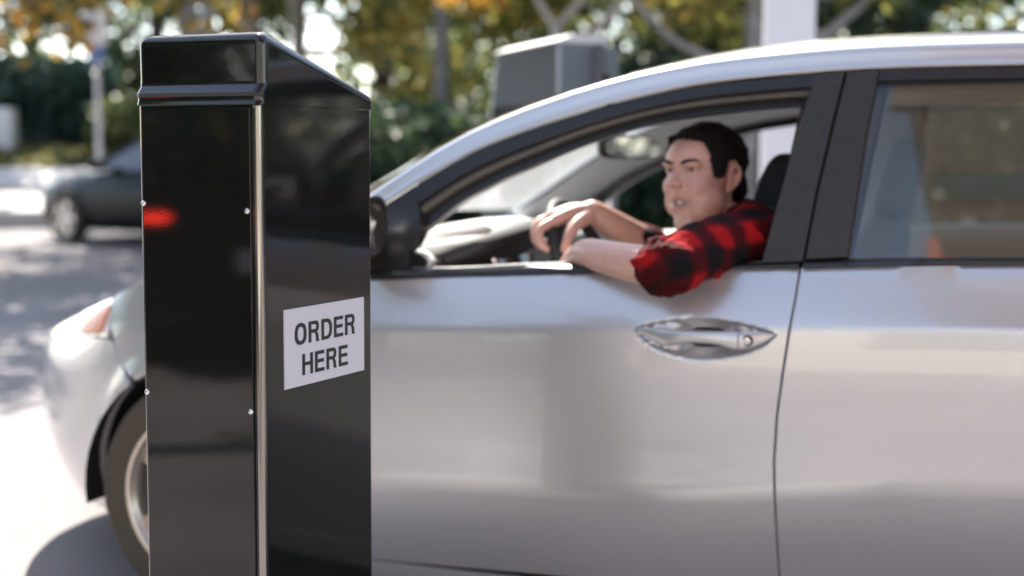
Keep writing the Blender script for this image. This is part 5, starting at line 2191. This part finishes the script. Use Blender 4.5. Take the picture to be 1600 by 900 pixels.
def rbox(nm, c, s, mt, parent=rest, bev=0.):
    bm = bmesh.new()
    add_box(bm, c, s, bev, 2)
    return bobj(nm, bm, mt, parent, True, 30)


rbox('wall', (0, 0, 1.35), (16.0, 3.0, 2.7), M['stucco'])
rbox('wall', (1.6, 0, 5.9), (12.8, 2.9, 6.2), M['stucco'])
rbox('blue_band', (1.6, 1.47, 3.05), (12.9, .12, .7), M['tile_blue'])
rbox('orange_band', (1.6, 1.47, 4.35), (12.9, .14, .9), M['orange_band'])
for i in range(5):
    w = rbox('window', (-3.6 + 2.6 * i, 1.46, 6.2), (2.3, .1, 2.3), M['shop_glass'])
    rbox('window_frame', (-3.6 + 2.6 * i, 1.53, 5.0), (2.4, .08, .10), M['brown_board'], w)
for i in range(4):
    w = rbox('window', (-5.5 + 3.2 * i, 1.51, 1.5), (1.9, .08, 1.5), M['shop_glass'])
    rbox('window_frame', (-5.5 + 3.2 * i, 1.55, .70), (2.1, .10, .10), M['brown_board'], w)
rbox('eaves', (1.6, 2.1, 8.9), (13.4, 2.6, .35), M['brown_board'])
rbox('eaves', (1.6, 1.9, 7.9), (13.2, 1.0, .5), M['brown_board'])
TB = 'trees behind the photographer'
for (x, y, h, cr, lf, sd_, lb) in ((-4.6, -10.6, 6.5, 2.6, 'leaf_dark', 61, 'dark dense tree nearest the end of the restaurant'), (-8.2, -3.4, 7, 2.8, 'leaf_dark', 62, 'dark dense tree in the middle of the row opposite the lane'), (-11.5, -.6, 7.5, 3., 'leaf_green', 63, 'green tree at the far end of the row opposite the lane'), (-5.6, -4.4, 7, 2.3, 'leaf_green', 64, 'green tree standing apart across the lane behind the stopped black coupe')):
    tree('dense_tree', (x, y, 0), h, .2, cr, 3.8, 5200, 0, M[lf], M['bark_dark'], lb, TB, (0, 0), .12, 8, 1.05, sd_, .18, 1., -.7)
o = leaf_mesh('hedge', leaves([(i * .5, 0, .35 + .5 * j) for i in range(8) for j in range(3)], [.42] * 24, 1700, .09, .9, 71), M['leaf_dark'])
o.location = (-10.5, -1.6, 0)
o.rotation_euler = (0, 0, radians(-58))
tag(o, 'dark hedge along the foot of the trees opposite the lane', 'hedge')
_keep = M['red_lens']
M['red_lens'] = mat('brake_lens', (.6, .01, .01), .2, emit=((1., .035, .02), 4.5))
sedan('parked_car', (-4.2, -6.42, 0), radians(43), M['black_paint'], 'black coupe stopped across the lane, its lit red brake light mirrored in the post', 'parked cars')
M['red_lens'] = _keep

# canopy over the ordering lane on the photographer's side
can = empty('lane_canopy', (6.95, -3.9, 0))
tag(can, 'brown boarded canopy on two white columns over the lane beside the photographer', 'canopy')
M['panel_green'] = mat('panel_green', (.22, .27, .22), .5)
M['soffit'] = mat('soffit', (.72, .50, .26), .75, noise=(2, (.60, .41, .20), .4, .6))
bm = bmesh.new()
for i in range(16): add_box(bm, (0, -1.5 + .2308 * i, 3.62 + (.014 if i % 2 else 0)), (10.9, .22, .05), .004, 1)
bobj('soffit', bm, M['soffit'], can, True, 30)
rbox('fascia', (0, 2.08, 3.78), (11.1, .10, .46), M['brown_board'], can)
rbox('fascia', (0, -1.72, 3.78), (11.1, .10, .46), M['orange_band'], can)
rbox('reflection_beam', (0, .15, 3.52), (10.8, .36, .14), M['orange_band'], can, .01)  # unseen coloured bands added for the rear window to reflect
rbox('reflection_beam', (0, -.46, 3.52), (10.8, .42, .14), M['white_paint'], can, .01)
rbox('reflection_panel', (0, .66, 3.575), (10.8, .52, .03), M['panel_green'], can)  # unseen green band, added for the same window reflection
rbox('roof', (0, .18, 3.93), (11.0, 3.65, .10), M['brown_board'], can)
for x in (-4.6, 4.6):
    rbox('column', (x, -1.2, 1.79), (.26, .26, 3.58), M['white_paint'], can, .01)
# planting to the right of the lane, beyond the picture edge
for (px, D, h, cr, lf, sd_, lb) in ((7.5, 15.5, 8, 3.2, 'leaf_dark', 81, 'dark tree just outside the right edge of the picture'), (13.5, 12.5, 8, 3.4, 'leaf_green', 82, 'green tree well to the right of the lane'), (19, 8, 8, 3.4, 'leaf_dark', 83, 'dark tree farthest to the right of the lane')):
    tree('dense_tree', (px, D, 0), h, .2, cr, 4.2, 5000, 0, M[lf], M['bark_dark'], lb, TG, (0, 0), .13, 8, 1.1, sd_, .18, 1., -.7)
o = leaf_mesh('hedge', leaves([(i * .55, .4 * j, .4 + .62 * k) for i in range(44) for j in range(2) for k in range(5)], [.5] * 440, 15000, .11, .9, 72), M['leaf_dark'])
o.location = (4.5, 15.5, 0)
o.rotation_euler = (0, 0, radians(-36))
tag(o, 'long dark hedge running out of the picture to the right', 'hedge')

# unseen tree added beside the lane to throw leaf dapples before the car
tree('dapple_tree', (-3.4, -1.2, 0), 7.6, .15, 1.9, 6.3, 1500, 0, M['leaf_olive'], M['bark_grey'], 'unseen slender tree added left of the photographer to dapple the lane', TB, (1.3, .9), .075, 8, .6, 91, .68, 1., 0.)
g_ = np.random.default_rng(78)
a_, b_ = Vector((-40, -8, 0)), Vector((2, -36, 0))
cs_ = [tuple(np.array(a_.lerp(b_, i / 70)) + np.array([g_.uniform(0, 3), 0, g_.uniform(.3, 9)])) for i in range(71) for j in range(6)]
tag(leaf_mesh('far_wood', leaves(cs_, [1.5] * len(cs_), 14000, .26, .8, 79), M['leaf_dark']), kind='stuff')
